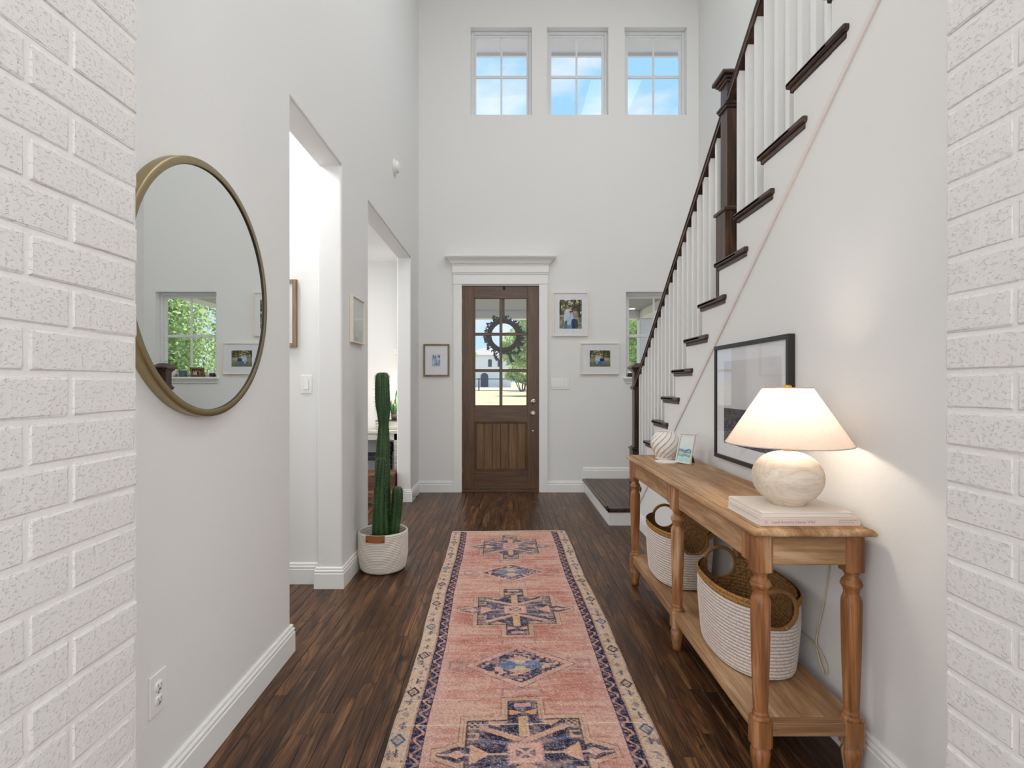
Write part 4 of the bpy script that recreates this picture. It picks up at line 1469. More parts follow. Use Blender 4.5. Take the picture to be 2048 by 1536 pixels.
plate_y(sw, -1.308, -1.236, 1.217, 1.334, 3.46, 1, 0.033)
s4 = thing('light_switch', 'white four gang rocker switch plate right of the front door', 'switch', (0.65, D, 1.277))
plate_y(s4, 0.546, 0.754, 1.213, 1.342, D, 4, 0.034)

al = thing('smoke_alarm', 'round white alarm sounder high on the left wall', 'alarm', (WL, 4.97, 3.27))
MB().lathe([(0.070, 0.0), (0.070, 0.012), (0.066, 0.016)], (0, 0, 0), 32, T=lambda a, b, c: (WL + c, 4.97 + a, 3.272 + b)).build('base_plate', M['white_plastic'], al)
MB().lathe([(0.056, 0.016), (0.056, 0.026), (0.052, 0.040), (0.042, 0.048), (0.001, 0.049)], (0, 0, 0), 32, cap=False, T=lambda a, b, c: (WL + c, 4.97 + a, 3.272 + b)).build('housing', M['white_plastic'], al)

ds = thing('door_stop', 'small spring door stop on the baseboard left of the front door', 'door stop', (WL, 5.93, 0.05))
MB().tube([(-1.0035, 5.885, 0.048), (-0.965, 5.90, 0.047)], 0.005, 8).build('spring', M['nickel'], ds)
MB().tube([(-0.966, 5.8995, 0.047), (-0.955, 5.904, 0.0468)], 0.008, 10).build('rubber_tip', M['dark_slot'], ds)

# ------------------------------------------------------------------ rug
RL, RW = 3.28, 0.970
RA = math.radians(0.88)
RCX, RCY = 0.0575, 4.675 - RL / 2


def rug_colours(X, V):
    H_, W_ = X.shape
    u = (X + RW / 2) / RW; v = V / RL
    pink = np.array([206, 166, 150]); coral = np.array([182, 114, 104])
    st_ = vnoise(u, v, 7, 330, 1) * 0.38 + vnoise(u, v, 5, 110, 77) * 0.34 + vnoise(u, v, 4, 26, 2) * 0.46
    c = np.zeros((H_, W_, 3)) + pink
    c = lerp(c, (st_ - 0.40) * 2.6, coral)
    c = lerp(c, (0.32 - np.abs(V - 0.08)) * 1.6, (216, 172, 146))
    ax = np.abs(X)
    c = lerp(c, (ax - 0.28) / 0.09 * 0.7, (206, 170, 162))
    navy0 = np.array([38, 44, 68]); blue = np.array([66, 104, 150]); tan = np.array([196, 166, 140]); peach = np.array([214, 166, 140])
    spk = np.random.RandomState(33).rand(H_, W_) * 0.5 + vnoise(u, v, 26, 90, 34) * 0.5; spk2 = vnoise(u, v, 14, 150, 35)
    worn = vnoise(u, v, 40, 150, 4) * 0.6 + vnoise(u, v, 120, 400, 5) * 0.4

    def cross(c, cy, fade):
        y = V - cy; ay = np.abs(y)
        navy = navy0 * (1 - fade) + np.array([112, 120, 140]) * fade

        def shape(d):
            m1 = (ax < 0.205 + d) & (ay < 0.180 + d)
            m2 = (ax < 0.052 + d) & (ay < 0.300 + d)
            fx = (ax - 0.20) / 0.105
            m3 = (ax >= 0.20) & (fx < 1 + d * 6) & (ay < (0.036 * np.clip(1 - np.abs(fx - 0.3) * 1.35, 0, 1) + d))
            return m1 | m2 | m3
        c = lerp(c, 0.75 * (shape(0.034) & ~shape(0.028)), (120, 98, 92))
        c = lerp(c, 0.72 * (shape(0.028) & ~shape(0.006)), tan)
        c = lerp(c, 0.55 * (shape(0.019) & ~shape(0.016)), (150, 118, 104))
        c = lerp(c, 0.9 * (shape(0.007) & ~shape(0.0)), (64, 58, 66))
        s = shape(0.0)
        inside = lerp(c, np.ones_like(X) * 0.96, navy)
        V1 = np.abs(ay - (0.062 + 0.52 * ax)) < 0.014
        V2 = np.abs(ay - (0.036 + 0.26 * ax)) < 0.009
        inside = lerp(inside, 0.95 * (V1 & (ax < 0.165)), peach)
        inside = lerp(inside, 0.6 * (V2 & (ax > 0.05) & (ax < 0.19)), (120, 130, 168))
        inside = lerp(inside, 0.9 * ((ay < 0.006) & (ax > 0.06)), (206, 176, 160))
        tri = (ax > 0.13) & (ax < 0.195) & (ay < 0.052 * (ax - 0.12) / 0.075)
        inside = lerp(inside, 0.95 * tri, peach)
        inside = lerp(inside, 0.9 * ((ax > 0.155) & (ay > 0.135)), tan)
        chk = ((np.floor(ax / 0.011) + np.floor(ay / 0.011)) % 2 == 0)
        inside = lerp(inside, 0.9 * ((ax > 0.16) & (ay > 0.14) & chk), navy)
        inside = lerp(inside, 0.9 * ((ax > 0.165) & (ay > 0.075) & (ay < 0.115)), tan)
        inside = lerp(inside, 0.8 * ((ax > 0.175) & (ay > 0.085) & (ay < 0.105)), navy)
        tb_ = (ax > 0.055) & (ax < 0.14) & (ay > 0.145) & (ay - 0.145 > np.abs(ax - 0.1) * 0.8)
        inside = lerp(inside, 0.9 * tb_, peach)
        inside = lerp(inside, 0.95 * ((ax < 0.017) & (ay > 0.085) & (ay < 0.205)), (206, 172, 128))
        inside = lerp(inside, 0.95 * ((ay > 0.215) & (ay < 0.245) & (ax > 0.006 + np.abs(ay - 0.23) * 0.0) & (np.abs(ay - 0.23) < 0.4 * ax)), (220, 158, 112))
        inside = lerp(inside, 0.9 * ((ay > 0.262) & (np.abs(ay - 0.278) < 0.012) & (ax < 0.035)), (206, 160, 160))
        inside = lerp(inside, 1.0 * ((ax < 0.062) & (ay < 0.055)), (214, 168, 156))
        inside = lerp(inside, 0.9 * ((ax < 0.034) & (ay < 0.026) & (np.abs(ax - ay * 1.2) > 0.008)), (96, 96, 104))
        inside = lerp(inside, 0.8 * ((ax < 0.062) & (ay < 0.055) & ((ax > 0.054) | (ay > 0.047)) & ((np.floor((X + y) / 0.008) % 2) == 0)), (104, 80, 110))
        fin = (ax > 0.212) & (ax < 0.272) & (ay < 0.022 * np.clip(1 - np.abs((ax - 0.238) / 0.034), 0, 1))
        inside = lerp(inside, 0.95 * fin, (216, 168, 152))
        inside = lerp(inside, (spk - 0.60) * 3.2, (176, 146, 146)); inside = lerp(inside, (spk2 - 0.66 + fade * 0.25) * 2.4, (186, 150, 140))
        return np.where(s[..., None], inside, c)

    def diamond(c, cy, fade):
        y = V - cy; ay = np.abs(y)
        q = ax / 0.205 + ay / 0.15
        navy = navy0 * (1 - fade) + np.array([120, 122, 142]) * fade
        mott = vnoise(u, v, 46, 160, int(cy * 10) + 11)
        c = lerp(c, 0.5 * ((np.abs(q - 1.50) < 0.05) & (mott > 0.4)), (176, 140, 124))
        c = lerp(c, 0.45 * (q < 1.28), (208, 172, 154))
        c = lerp(c, 0.8 * (np.abs(q - 1.24) < 0.022), (96, 84, 92))
        m = lerp(c, (mott > 0.27) * 0.95, navy); m = lerp(m, 0.8 * (mott > 0.68), (176, 134, 140))
        c = np.where((q < 1.0)[..., None], m, c)
        c = lerp(c, 0.9 * ((q < 0.56)), (206, 166, 146))
        bow = (q < 0.54) & (ay < 0.022 + 0.42 * np.abs(ax - 0.01))
        c = lerp(c, 0.95 * bow, blue * (1 - fade * 0.5) + np.array([150, 160, 170]) * fade * 0.5)
        c = lerp(c, 0.8 * ((ax < 0.022) & (ay > 0.012) & (ay < 0.04)), (210, 190, 160))
        hk = (ay < 0.040) & (ax > 0.255) & (ax < 0.325)
        hk2 = (ay < 0.026) & (ax > 0.268) & (ax < 0.312)
        c = lerp(c, 0.55 * (hk & ~hk2), (136, 110, 118))
        c = lerp(c, 0.45 * ((np.abs(ay - 0.052) < 0.005) & (ax > 0.21) & (ax < 0.30)), (136, 110, 118))
        rc = (ax < 0.078) & (ay > 0.200) & (ay < 0.235)
        c = lerp(c, 0.6 * rc, (196, 166, 166)); c = lerp(c, 0.7 * ((np.abs(ax - 0.081) < 0.005) & (ay > 0.195) & (ay < 0.24)), (140, 112, 102))
        hks = (np.abs(q - 1.42) < 0.08) & (np.abs((ax % 0.05) - 0.025) < 0.004)
        c = lerp(c, 0.5 * hks, (150, 112, 116))
        return c
    for cy, fd in ((0.458, 0.38), (1.638, 0.16), (2.818, 0.0)):
        c = cross(c, cy, fd)
    for cy, fd in ((1.035, 0.35), (2.235, 0.15), (3.35, 0.1)):
        c = diamond(c, cy, fd)
    c = lerp(c, (worn - 0.50) * 1.9, (212, 178, 164))
    # borders
    g = (ax > 0.355) & (ax < 0.404)
    tri = np.clip((np.abs(((V + 0.013 * np.sign(X) + 0.006 * (vnoise(u, v, 3, 120, 88) - .5)) / 0.078) % 1.0 - 0.5) * 2 - 0.5) * 1.7 + 0.5, 0, 1)
    zig = np.abs(ax - (0.3665 + 0.026 * tri)) < 0.0056
    tee = (np.abs(((V) / 0.039) % 1.0 - 0.5) < 0.14) & (np.abs(ax - 0.368) < 0.009)
    gc = np.zeros_like(c) + navy0
    gc = lerp(gc, 0.9 * (zig), (212, 158, 140)); gc = lerp(gc, 0.75 * tee, (190, 140, 140))
    gc = lerp(gc, (vnoise(u, v, 80, 300, 14) - 0.55) * 2.0, (120, 100, 116))
    c = np.where(g[..., None], gc, c)
    c = lerp(c, 0.8 * (np.abs(ax - 0.408) < 0.0035), (168, 130, 112))
    e = ax >= 0.411
    ec = np.zeros_like(c) + np.array([204, 180, 158])
    ec = lerp(ec, (vnoise(u, v, 30, 100, 15) - 0.5) * 1.4, (190, 152, 128))
    per = 0.150
    ph = (V + np.where(X > 0, 0.05, 0)) % per; cell = np.floor((V + np.where(X > 0, 0.05, 0)) / per)
    q = np.abs(ax - 0.449) / 0.029 + np.abs(ph - 0.045) / 0.038
    motc = np.where((cell % 3 == 0)[..., None], np.array([60, 92, 132]), np.array([44, 44, 62]))
    zz_ = np.sin(ax * 900) * np.sin(ph * 900) > 0.1
    dm = (((q < 1) & (q > 0.62)) | ((q < 0.45) & zz_)) & (cell % 2 == 0)
    ec = np.where(dm[..., None], motc * 0.9 + ec * 0.1, ec)
    q2 = np.abs(ax - 0.446 - 0.008 * np.sin(cell * 2.4)) / 0.019 + np.minimum(np.abs(ph - 0.115), np.where(cell % 2 == 1, np.abs(ph - 0.045), 9)) / 0.021
    sp = ((q2 < 1) & zz_) | ((np.abs(ax - 0.446) < 0.003) & (np.abs(ph - 0.112) < 0.02))
    ec = lerp(ec, 0.85 * sp, (66, 70, 98))
    sc = vnoise(u, v, 60, 200, 16) > 0.86
    ec = lerp(ec, 0.7 * sc, (96, 88, 104))
    c = np.where(e[..., None], ec, c)
    # ends and wear
    c = lerp(c, 1.0 * (V < 0.040), (206, 186, 164)); c = lerp(c, 0.8 * ((V > 0.030) & (V < 0.042) & (worn > 0.35)), (96, 92, 104))
    for wv, wx in ((1.36, 0.6), (1.95, 0.9), (2.02, 0.5), (2.50, 0.8), (2.66, 1.0), (2.86, 0.5)):
        yy = np.abs(V - wv - 0.004 * np.sin(X * 9))
        c = lerp(c, 0.75 * wx * (yy < 0.0032) * (vnoise(u, v, 9, 3, int(wv * 50)) > 0.42), (228, 204, 184))
    rs = np.random.RandomState(9).rand(H_, W_)
    c = lerp(c, 0.55 * (np.random.RandomState(19).rand(H_, W_) > 0.86), (226, 200, 184))
    c = lerp(c, 0.5 * (np.random.RandomState(20).rand(H_, W_) > 0.93), (120, 84, 84))
    knot = ((np.arange(W_)[None, :] + np.arange(H_)[:, None]) % 2)
    c = c * (0.90 + 0.17 * rs[..., None]) * (0.975 + 0.05 * knot[..., None])
    return c


NX_, NV_ = 262, 884
xs_ = np.linspace(-RW / 2, RW / 2, NX_); vs_ = np.linspace(0, RL, NV_)
Xg, Vg = np.meshgrid(xs_, vs_)
rc_ = np.clip(rug_colours(Xg, Vg), 0, 255)
wob = 1 + 0.007 * np.sin(Vg * 4.6 + 0.7) + 0.003 * np.sin(Vg * 15)
Xw = Xg * wob + 0.004 * np.sin(Vg * 4)
Zg = 0.008 + np.random.RandomState(5).rand(*Xg.shape) * 0.0012
edge = (np.abs(Xg) > RW / 2 - 0.006) | (Vg < 0.005) | (Vg > RL - 0.005)
Zg = np.where(edge, 0.002, Zg)
Yg = RL / 2 - Vg + 0.006 * np.sin(Xg * 7)
mb = MB()
verts = list(zip(Xw.ravel().tolist(), Yg.ravel().tolist(), Zg.ravel().tolist()))
I = np.arange(NX_ * NV_).reshape(NV_, NX_)
faces = np.stack([I[:-1, :-1], I[1:, :-1], I[1:, 1:], I[:-1, 1:]], axis=-1).reshape(-1, 4).tolist()
rg = thing('runner_rug', 'faded coral and navy patterned runner rug down the hallway', 'rug', (RCX, RCY, 0.0))
rg.rotation_euler = (0, 0, RA)
me = bpy.data.meshes.new('pile'); me.from_pydata(verts, [], faces)
ca = me.color_attributes.new('Col', 'FLOAT_COLOR', 'POINT')
rgba = np.ones((NV_, NX_, 4), np.float32); rgba[..., :3] = lin(rc_)
ca.data.foreach_set('color', rgba.ravel())
M['rug'] = vcol('wool_pile', 0.95, 0.5, 380, 0.05)
me.materials.append(M['rug']); me.polygons.foreach_set('use_smooth', [True] * len(faces)); me.update()
po_ = bpy.data.objects.new('pile', me); COL.objects.link(po_); po_.parent = rg
fm = MB(); rq = random.Random(3)
for k in range(190):
    x = -RW / 2 + RW * (k + rq.random()) / 190
    y = RL / 2 + 0.006 * math.sin(x * 7)
    a = rq.uniform(-0.5, 0.5); l = rq.uniform(0.006, 0.017)
    fm.add([(x - 0.0013, y - 0.003, 0.004), (x + 0.0013, y - 0.003, 0.004), (x + 0.0013 + a * l, y + l, 0.0016), (x - 0.0013 + a * l, y + l, 0.0016), (x, y - 0.003, 0.0065), (x + a * l, y + l, 0.0035)],
           [(0, 1, 2, 3), (0, 3, 5, 4), (1, 4, 5, 2), (0, 4, 1), (3, 2, 5)])
M['fringe'] = principled('wool_fringe', srgb(220, 204, 182), 0.95, spec=0.05)[0]
ORG[rg.name] = (0, 0, 0)
tag(fm.build('fringe', M['fringe'], rg), kind='stuff')

# ------------------------------------------------------------------ cactus in coiled basket
KX, KY = -0.843, 3.735
kb_ = thing('planter_basket', 'white coiled rope planter basket with tan leather tab holding the cactus', 'basket', (KX, KY, 0))
PH = 0.272
prof = []
rows = 24
for r in range(rows):
    for q in range(4):
        t = (r + q / 4) / rows
        z = 0.004 + (PH - 0.008) * t
        k = 0.140 + 0.026 * min(1, t * 2.4) ** 0.6
        if t < 0.06: k -= 0.012 * (1 - t / 0.06) ** 2
        prof.append((k + 0.0046 * math.sin(PI * q / 4), z))
prof.append((0.166, PH - 0.004)); prof.append((0.165, PH)); prof.append((0.160, PH))
mb = MB(); mb.lathe([(0.001, 0.0), (0.120, 0.0)] + prof, (KX, KY, 0), 96, cap=False)
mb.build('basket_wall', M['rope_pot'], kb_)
inn = [(0.160, PH)] + [(0.1575 - 0.0025 * math.sin(PI * (q / 4)), PH - 0.004 - 0.011 * (r + q / 4)) for r in range(7) for q in range(4)] + [(0.156, PH - 0.09)]
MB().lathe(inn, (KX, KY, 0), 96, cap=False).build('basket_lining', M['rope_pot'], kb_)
MB().lathe([(0.1565, 0.205), (0.08, 0.21), (0.001, 0.212)], (KX, KY, 0), 48, cap=False).build('soil', M['soil'], kb_)
lt = MB(); n = 14; v = []
for (dz, rr2) in ((-0.047, 0.1735), (0.001, 0.1715)):
    for s in (0.0, 0.003):
        for k in range(n + 1):
            a = -PI / 2 + math.radians(-22 + 44 * k / n) - 0.10
            v.append((KX + (rr2 + s) * math.cos(a), KY + (rr2 + s) * math.sin(a), PH + dz))
w = n + 1
f = []
for k in range(n):
    f += [(k, k + 1, 2 * w + k + 1, 2 * w + k), (w + k, 3 * w + k, 3 * w + k + 1, w + k + 1), (k, w + k, w + k + 1, k + 1), (2 * w + k, 2 * w + k + 1, 3 * w + k + 1, 3 * w + k)]
f += [(0, 2 * w, 3 * w, w), (n, w + n, 3 * w + n, 2 * w + n)]
lt.add(v, f)
tab = lt.build('leather_tab', M['leather'], kb_); tab['label'] = 'tan leather handle tab'
for k in (0.09, 0.91):
    a = -PI / 2 + math.radians(-22 + 44 * k) - 0.10
    rv = MB(); c_ = Vector((KX + 0.1755 * math.cos(a), KY + 0.1755 * math.sin(a), PH - 0.034)); d_ = Vector((math.cos(a), math.sin(a), 0))
    rv.tube([tuple(c_), tuple(c_ + d_ * 0.003), tuple(c_ + d_ * 0.0036)], [0.0055, 0.0055, 0.003], 10); rv.build('rivet', M['dark_slot'], tab)

ca_ = thing('cactus', 'tall ribbed green column cactus with three spiny stems', 'plant', (KX, KY, 0.20))
sp_ = MB()
rs_ = random.Random(12)


def stem(path, rad, ribs, phase):
    """path: list of points, rad: list of radii"""
    P = [Vector(p) for p in smooth_path(path, 10)]
    n = len(P)
    rr3 = np.interp(np.linspace(0, 1, n), np.linspace(0, 1, len(rad)), rad)
    seg = ribs * 6
    m = MB(); v = []; f = []
    for i, p in enumerate(P):
        for k in range(seg):
            a = 2 * PI * k / seg + phase
            rib = abs(math.cos(ribs * (a - phase) / 2)) ** 0.8
            r = rr3[i] * (0.70 + 0.32 * rib)
            v.append((p.x + r * math.cos(a), p.y + r * math.sin(a), p.z))
    for i in range(n - 1):
        for k in range(seg):
            k2 = (k + 1) % seg
            f.append((i * seg + k, i * seg + k2, (i + 1) * seg + k2, (i + 1) * seg + k))
    f.append(tuple((n - 1) * seg + k for k in range(seg))); f.append(tuple(reversed(range(seg))))
    m.add(v, f, True); o = m.build('stem', M['cactus'], ca_)
    # spines along every rib
    L = sum((P[i + 1] - P[i]).length for i in range(n - 1)); cnt = int(L / 0.020)
    for k in range(ribs):
        a0 = 2 * PI * k / ribs + phase
        for q in range(cnt):
            t = (q + rs_.random() * 0.6) / cnt; x = t * (n - 1); i = min(int(x), n - 2); p = P[i].lerp(P[i + 1], x - i)
            if p.z < 0.23: continue
            r = float(np.interp(t, np.linspace(0, 1, n), rr3)) * 1.01
            base = Vector((p.x + r * math.cos(a0), p.y + r * math.sin(a0), p.z))
            for s in range(4):
                d = Vector((math.cos(a0 + rs_.uniform(-0.9, 0.9)), math.sin(a0 + rs_.uniform(-0.9, 0.9)), rs_.uniform(-0.6, 0.7))).normalized()
                l = rs_.uniform(0.007, 0.018)
                e = d.cross(Vector((0.3, 0.2, 1))).normalized() * 0.0009; g_ = d.cross(e).normalized() * 0.0009
                sp_.add([tuple(base + e), tuple(base - e * 0.5 + g_), tuple(base - e * 0.5 - g_), tuple(base + d * l)], [(0, 1, 3), (1, 2, 3), (2, 0, 3)])


stem([(KX - 0.008, KY, 0.20), (KX - 0.006, KY, 0.45), (KX - 0.004, KY, 0.72), (KX + 0.002, KY, 0.92), (KX + 0.003, KY, 1.06), (KX - 0.004, KY, 1.18), (KX - 0.006, KY, 1.30), (KX - 0.006, KY, 1.335), (KX - 0.006, KY, 1.356)],
     [0.058, 0.058, 0.056, 0.054, 0.050, 0.046, 0.040, 0.034, 0.042, 0.050, 0.050, 0.049, 0.047, 0.044, 0.041, 0.034, 0.016], 6, 0.3)
stem([(KX - 0.022, KY - 0.05, 0.20), (KX - 0.020, KY - 0.052, 0.40), (KX - 0.010, KY - 0.05, 0.60), (KX + 0.0, KY - 0.046, 0.74), (KX + 0.002, KY - 0.045, 0.778)],
     [0.040, 0.040, 0.038, 0.036, 0.034, 0.028, 0.012], 5, 0.8)
stem([(KX + 0.072, KY + 0.01, 0.20), (KX + 0.078, KY + 0.01, 0.30), (KX + 0.092, KY + 0.01, 0.42), (KX + 0.097, KY + 0.01, 0.53), (KX + 0.096, KY + 0.01, 0.566)],
     [0.030, 0.034, 0.037, 0.038, 0.038, 0.034, 0.014], 6, 0.2)
tag(sp_.build('spines', M['spine'], ca_, normals=False), kind='stuff')

# ------------------------------------------------------------------ sill ornaments by the stair window
SZ = W4[2] + 0.0002
pl = thing('potted_plant', 'small leafy plant in a white pot on the window sill behind the newel', 'plant', (1.97, 6.41, SZ))
MB().lathe([(0.001, 0), (0.042, 0), (0.050, 0.05), (0.054, 0.10), (0.050, 0.10), (0.047, 0.085), (0.001, 0.085)], (1.97, 6.41, SZ), 24, cap=False).build('pot', M['ceramic'], pl)
lf = MB(); rq = random.Random(4)
for k in range(34):
    a = rq.uniform(0, 2 * PI); r = rq.uniform(0.02, 0.095); z = SZ + rq.uniform(0.10, 0.20)
    c0 = Vector((1.97 + r * math.cos(a) * 0.9, min(6.41 + r * math.sin(a) * 0.5, 6.44), z)); s = rq.uniform(0.012, 0.022)
    d1 = Vector((math.cos(a), math.sin(a) * 0.5, rq.uniform(-0.4, 0.4))).normalized() * s; d2 = d1.cross(Vector((0, 0, 1))).normalized() * s * 0.7
    lf.add([tuple(c0 - d1), tuple(c0 + d2), tuple(c0 + d1 * 1.2), tuple(c0 - d2)], [(0, 1, 2, 3)])
M['leaf_pot'] = leaf_mat('pot_leaf', srgb(60, 100, 36), srgb(104, 146, 56), srgb(150, 190, 84))
lf.build('foliage', M['leaf_pot'], pl)
stn = MB()
for k in range(6):
    a = k * 1.05
    stn.tube([(1.97, 6.41, SZ + 0.08), (1.97 + 0.03 * math.cos(a), 6.41 + 0.012 * math.sin(a), SZ + 0.13), (1.97 + 0.06 * math.cos(a), 6.41 + 0.022 * math.sin(a), SZ + 0.16)], 0.0015, 5)
stn.build('stem', M['leaf_pot'], pl)
M['slate'] = principled('slate_block', srgb(92, 104, 112), 0.5)[0]
cb = thing('candle_holder', 'square slate blue candle holder on the window sill', 'candle holder', (1.845, 6.41, SZ))
MB().box(1.812, 1.878, 6.385, 6.44, SZ, SZ + 0.075, 0.003).build('block', M['slate'], cb)
MB().lathe([(0.018, 0.074), (0.018, 0.080), (0.015, 0.081)], (1.845, 6.412, SZ), 16).build('candle', M['ceramic'], cb)
gt = thing('glass_tumbler', 'small clear glass beside the slate candle holder on the sill', 'glass', (1.765, 6.42, SZ))
MB().lathe([(0.001, 0.001), (0.024, 0.001), (0.028, 0.075), (0.0265, 0.075), (0.023, 0.005), (0.001, 0.005)], (1.765, 6.42, SZ), 24, cap=False).build('tumbler', M['pic_glass'], gt)
M['gold'] = principled('antique_gold', srgb(160, 128, 66), 0.4, 0.8)[0]


def art_group(U, V):
    c = np.zeros(U.shape + (3,)) + np.array([74, 54, 44])
    for x, h, col in ((0.12, 0.42, (60, 40, 36)), (0.3, 0.6, (150, 130, 130)), (0.47, 0.66, (40, 44, 66)), (0.66, 0.66, (216, 206, 206)), (0.86, 0.55, (206, 186, 176))):
        c = blob(c, U, V, x, h * 0.45, 0.10, h * 0.5, col, 3); c = blob(c, U, V, x, h + 0.06, 0.05, 0.09, (200, 160, 140))
    return c


TG = lambda u, w, n: (1.585 + u, 6.425 - n - w * 0.18, SZ + 0.0008 + w)
framed('picture_frame', 'antique gold framed group photograph standing on the window sill', 'picture', TG, (1.66, 6.41, SZ), 0.168, 0.112, 0.022, 0.014, 0,
       (art_group, (0.022, 0.146, 0.022, 0.090)), (50, 40), M['gold'], True, inset=0.004)
cd = thing('candle_jar', 'small black and white candle jar at the left end of the window sill', 'candle', (1.485, 6.395, SZ))
MB().lathe([(0.001, 0), (0.028, 0), (0.032, 0.012), (0.032, 0.045), (0.028, 0.05)], (1.485, 6.395, SZ), 20, cap=False).build('jar', M['dark_slot'], cd)
MB().lathe([(0.0335, 0.045), (0.0335, 0.068), (0.001, 0.069)], (1.485, 6.395, SZ), 20, cap=False).build('lid', M['ceramic'], cd)

# ------------------------------------------------------------------ study seen through the second opening
M['whitewash'] = wood('whitewashed_plank', srgb(186, 180, 170), srgb(214, 210, 202), srgb(232, 230, 224), 0, 0.7)
M['redwood'] = wood('reddish_chest', srgb(84, 52, 38), srgb(122, 80, 58), srgb(150, 106, 80), 0, 0.5)
M['navy'] = principled('navy_upholstery', srgb(28, 36, 50), 0.6)[0]
dk = thing('desk', 'whitewashed plank desk against the far wall of the study', 'desk', (-1.75, 6.3, 0))
MB().box(-2.35, -1.19, 6.10, 6.485, 0.715, 0.745, 0.003).build('desktop', M['whitewash'], dk)
MB().box(-2.33, -1.20, 6.12, 6.14, 0.640, 0.715, 0.002).build('apron', M['whitewash'], dk)
for x in (-2.32, -1.26):
    for yy in (6.12, 6.42):
        MB().box(x, x + 0.06, yy, yy + 0.06, 0, 0.715, 0.003).build('leg', M['whitewash'], dk)
bx = thing('riser_box', 'whitewashed riser box with dark top on the study desk', 'box', (-1.33, 6.36, 0.7455))
MB().box(-1.50, -1.20, 6.25, 6.47, 0.7455, 0.846, 0.003).build('body', M['whitewash'], bx)
MB().box(-1.505, -1.195, 6.245, 6.475, 0.846, 0.853, 0.002).build('lid', M['dark_slot'], bx)
sn = thing('small_cactus', 'small potted succulent on the whitewashed riser box in the study', 'plant', (-1.30, 6.33, 0.8532))
MB().lathe([(0.001, 0), (0.030, 0), (0.036, 0.07), (0.032, 0.07), (0.001, 0.06)], (-1.30, 6.33, 0.8532), 20, cap=False).build('pot', M['bark'], sn)
for k, (dx, h, r) in enumerate(((-0.028, 0.17, 0.016), (0.0, 0.14, 0.018), (0.022, 0.29, 0.015), (0.01, 0.20, 0.014))):
    x = -1.30 + dx * 0.7; z = 0.8532 + 0.06
    MB().tube(smooth_path([(x, 6.33, z), (x + dx * 0.4, 6.33 + 0.01 * k, z + h * 0.5), (x + dx * 0.5, 6.33 + 0.01 * k, z + h)], 6), [r * (0.7 + 0.5 * math.sin(PI * min(1, i / 12 * 0.9))) * (1 if i < 11 else 0.4) for i in range(13)], 8).build('leaf', M['cactus'], sn)
ch = thing('desk_chair', 'navy upholstered chair tucked under the study desk', 'chair', (-1.55, 6.0, 0))
MB().box(-1.80, -1.56, 6.00, 6.06, 0.42, 0.640, 0.012, 2).build('backrest', M['navy'], ch)
MB().box(-1.80, -1.33, 6.04, 6.40, 0.42, 0.47, 0.012, 2).build('seat', M['navy'], ch)
MB().box(-1.36, -1.31, 6.05, 6.36, 0.47, 0.600, 0.02, 2).build('arm', M['navy'], ch)
for x in (-1.78, -1.36):
    for yy in (6.05, 6.35):
        MB().box(x, x + 0.03, yy, yy + 0.03, 0, 0.42, 0.002).build('leg', M['navy'], ch)
cs_ = thing('storage_chest', 'reddish brown wooden chest standing on the study floor', 'chest', (-1.40, 5.85, 0))
MB().box(-1.72, -1.19, 5.72, 5.98, 0.012, 0.295, 0.003).build('body', M['redwood'], cs_)
MB().box(-1.735, -1.18, 5.71, 5.99, 0.295, 0.325, 0.004).build('lid', M['redwood'], cs_)
MB().box(-1.725, -1.19, 5.712, 5.72, 0.115, 0.145, 0.002).build('trim_strip', M['pine_x'], cs_)
MB().box(-1.73, -1.19, 5.715, 5.98, 0.0, 0.012).build('foot_rail', M['dark_slot'], cs_)
pp = MB(); pp.box(-1.72, -1.53, 5.74, 5.96, 0.3255, 0.345, 0.001)
tag(pp.build('paper_stack', M['paper'], loc=(-1.6, 5.85, 0.3255)), 'white papers lying on the reddish chest in the study', 'papers')
th = MB(); th.box(-1.335, -1.285, 6.478, 6.4995, 1.63, 1.71, 0.004)
tag(th.build('thermostat', M['white_plastic'], loc=(-1.31, 6.5, 1.67)), 'small white thermostat on the study wall', 'thermostat')
pd2 = bpy.data.lights.new('study_lamp_light', 'POINT'); pd2.energy = 4.0; pd2.color = (1.0, 0.85, 0.68); pd2.shadow_soft_size = 0.06
po2 = bpy.data.objects.new('study_lamp_light', pd2); COL.objects.link(po2); po2.location = (-1.24, 6.30, 1.10)

# ------------------------------------------------------------------ wreath on the outside of the door
WXc, WZc, WYo = -0.0155, 1.860, 6.500
wr_ = thing('door_wreath', 'dark twig wreath with trailing green leaves on the outside of the door', 'wreath', (WXc, WYo, WZc))
rg_ = MB(); rq = random.Random(8)
for s in range(5):
    ph = s * 2 * PI / 5
    rg_.tube([(WXc + (0.175 + 0.015 * math.cos(9 * a + ph)) * math.cos(a), WYo + 0.014 * math.sin(9 * a + ph), WZc + (0.175 + 0.015 * math.cos(9 * a + ph)) * math.sin(a)) for a in [2 * PI * k / 80 for k in range(80)]], 0.016, 7, True)
rg_.build('twig_ring', M['twig'], wr_)
MB().box(WXc - 0.014 + 0.0, WXc + 0.011, 6.441, 6.446, 2.06, 2.440, 0.001).build('hanger', M['dark_slot'], wr_)
lv = MB()


def leaf(mb, c, d, l, w, nrm):
    d = d.normalized(); s = d.cross(nrm).normalized() * w
    mb.add([tuple(c), tuple(c + d * l * 0.45 + s), tuple(c + d * l), tuple(c + d * l * 0.45 - s)], [(0, 1, 2, 3)])


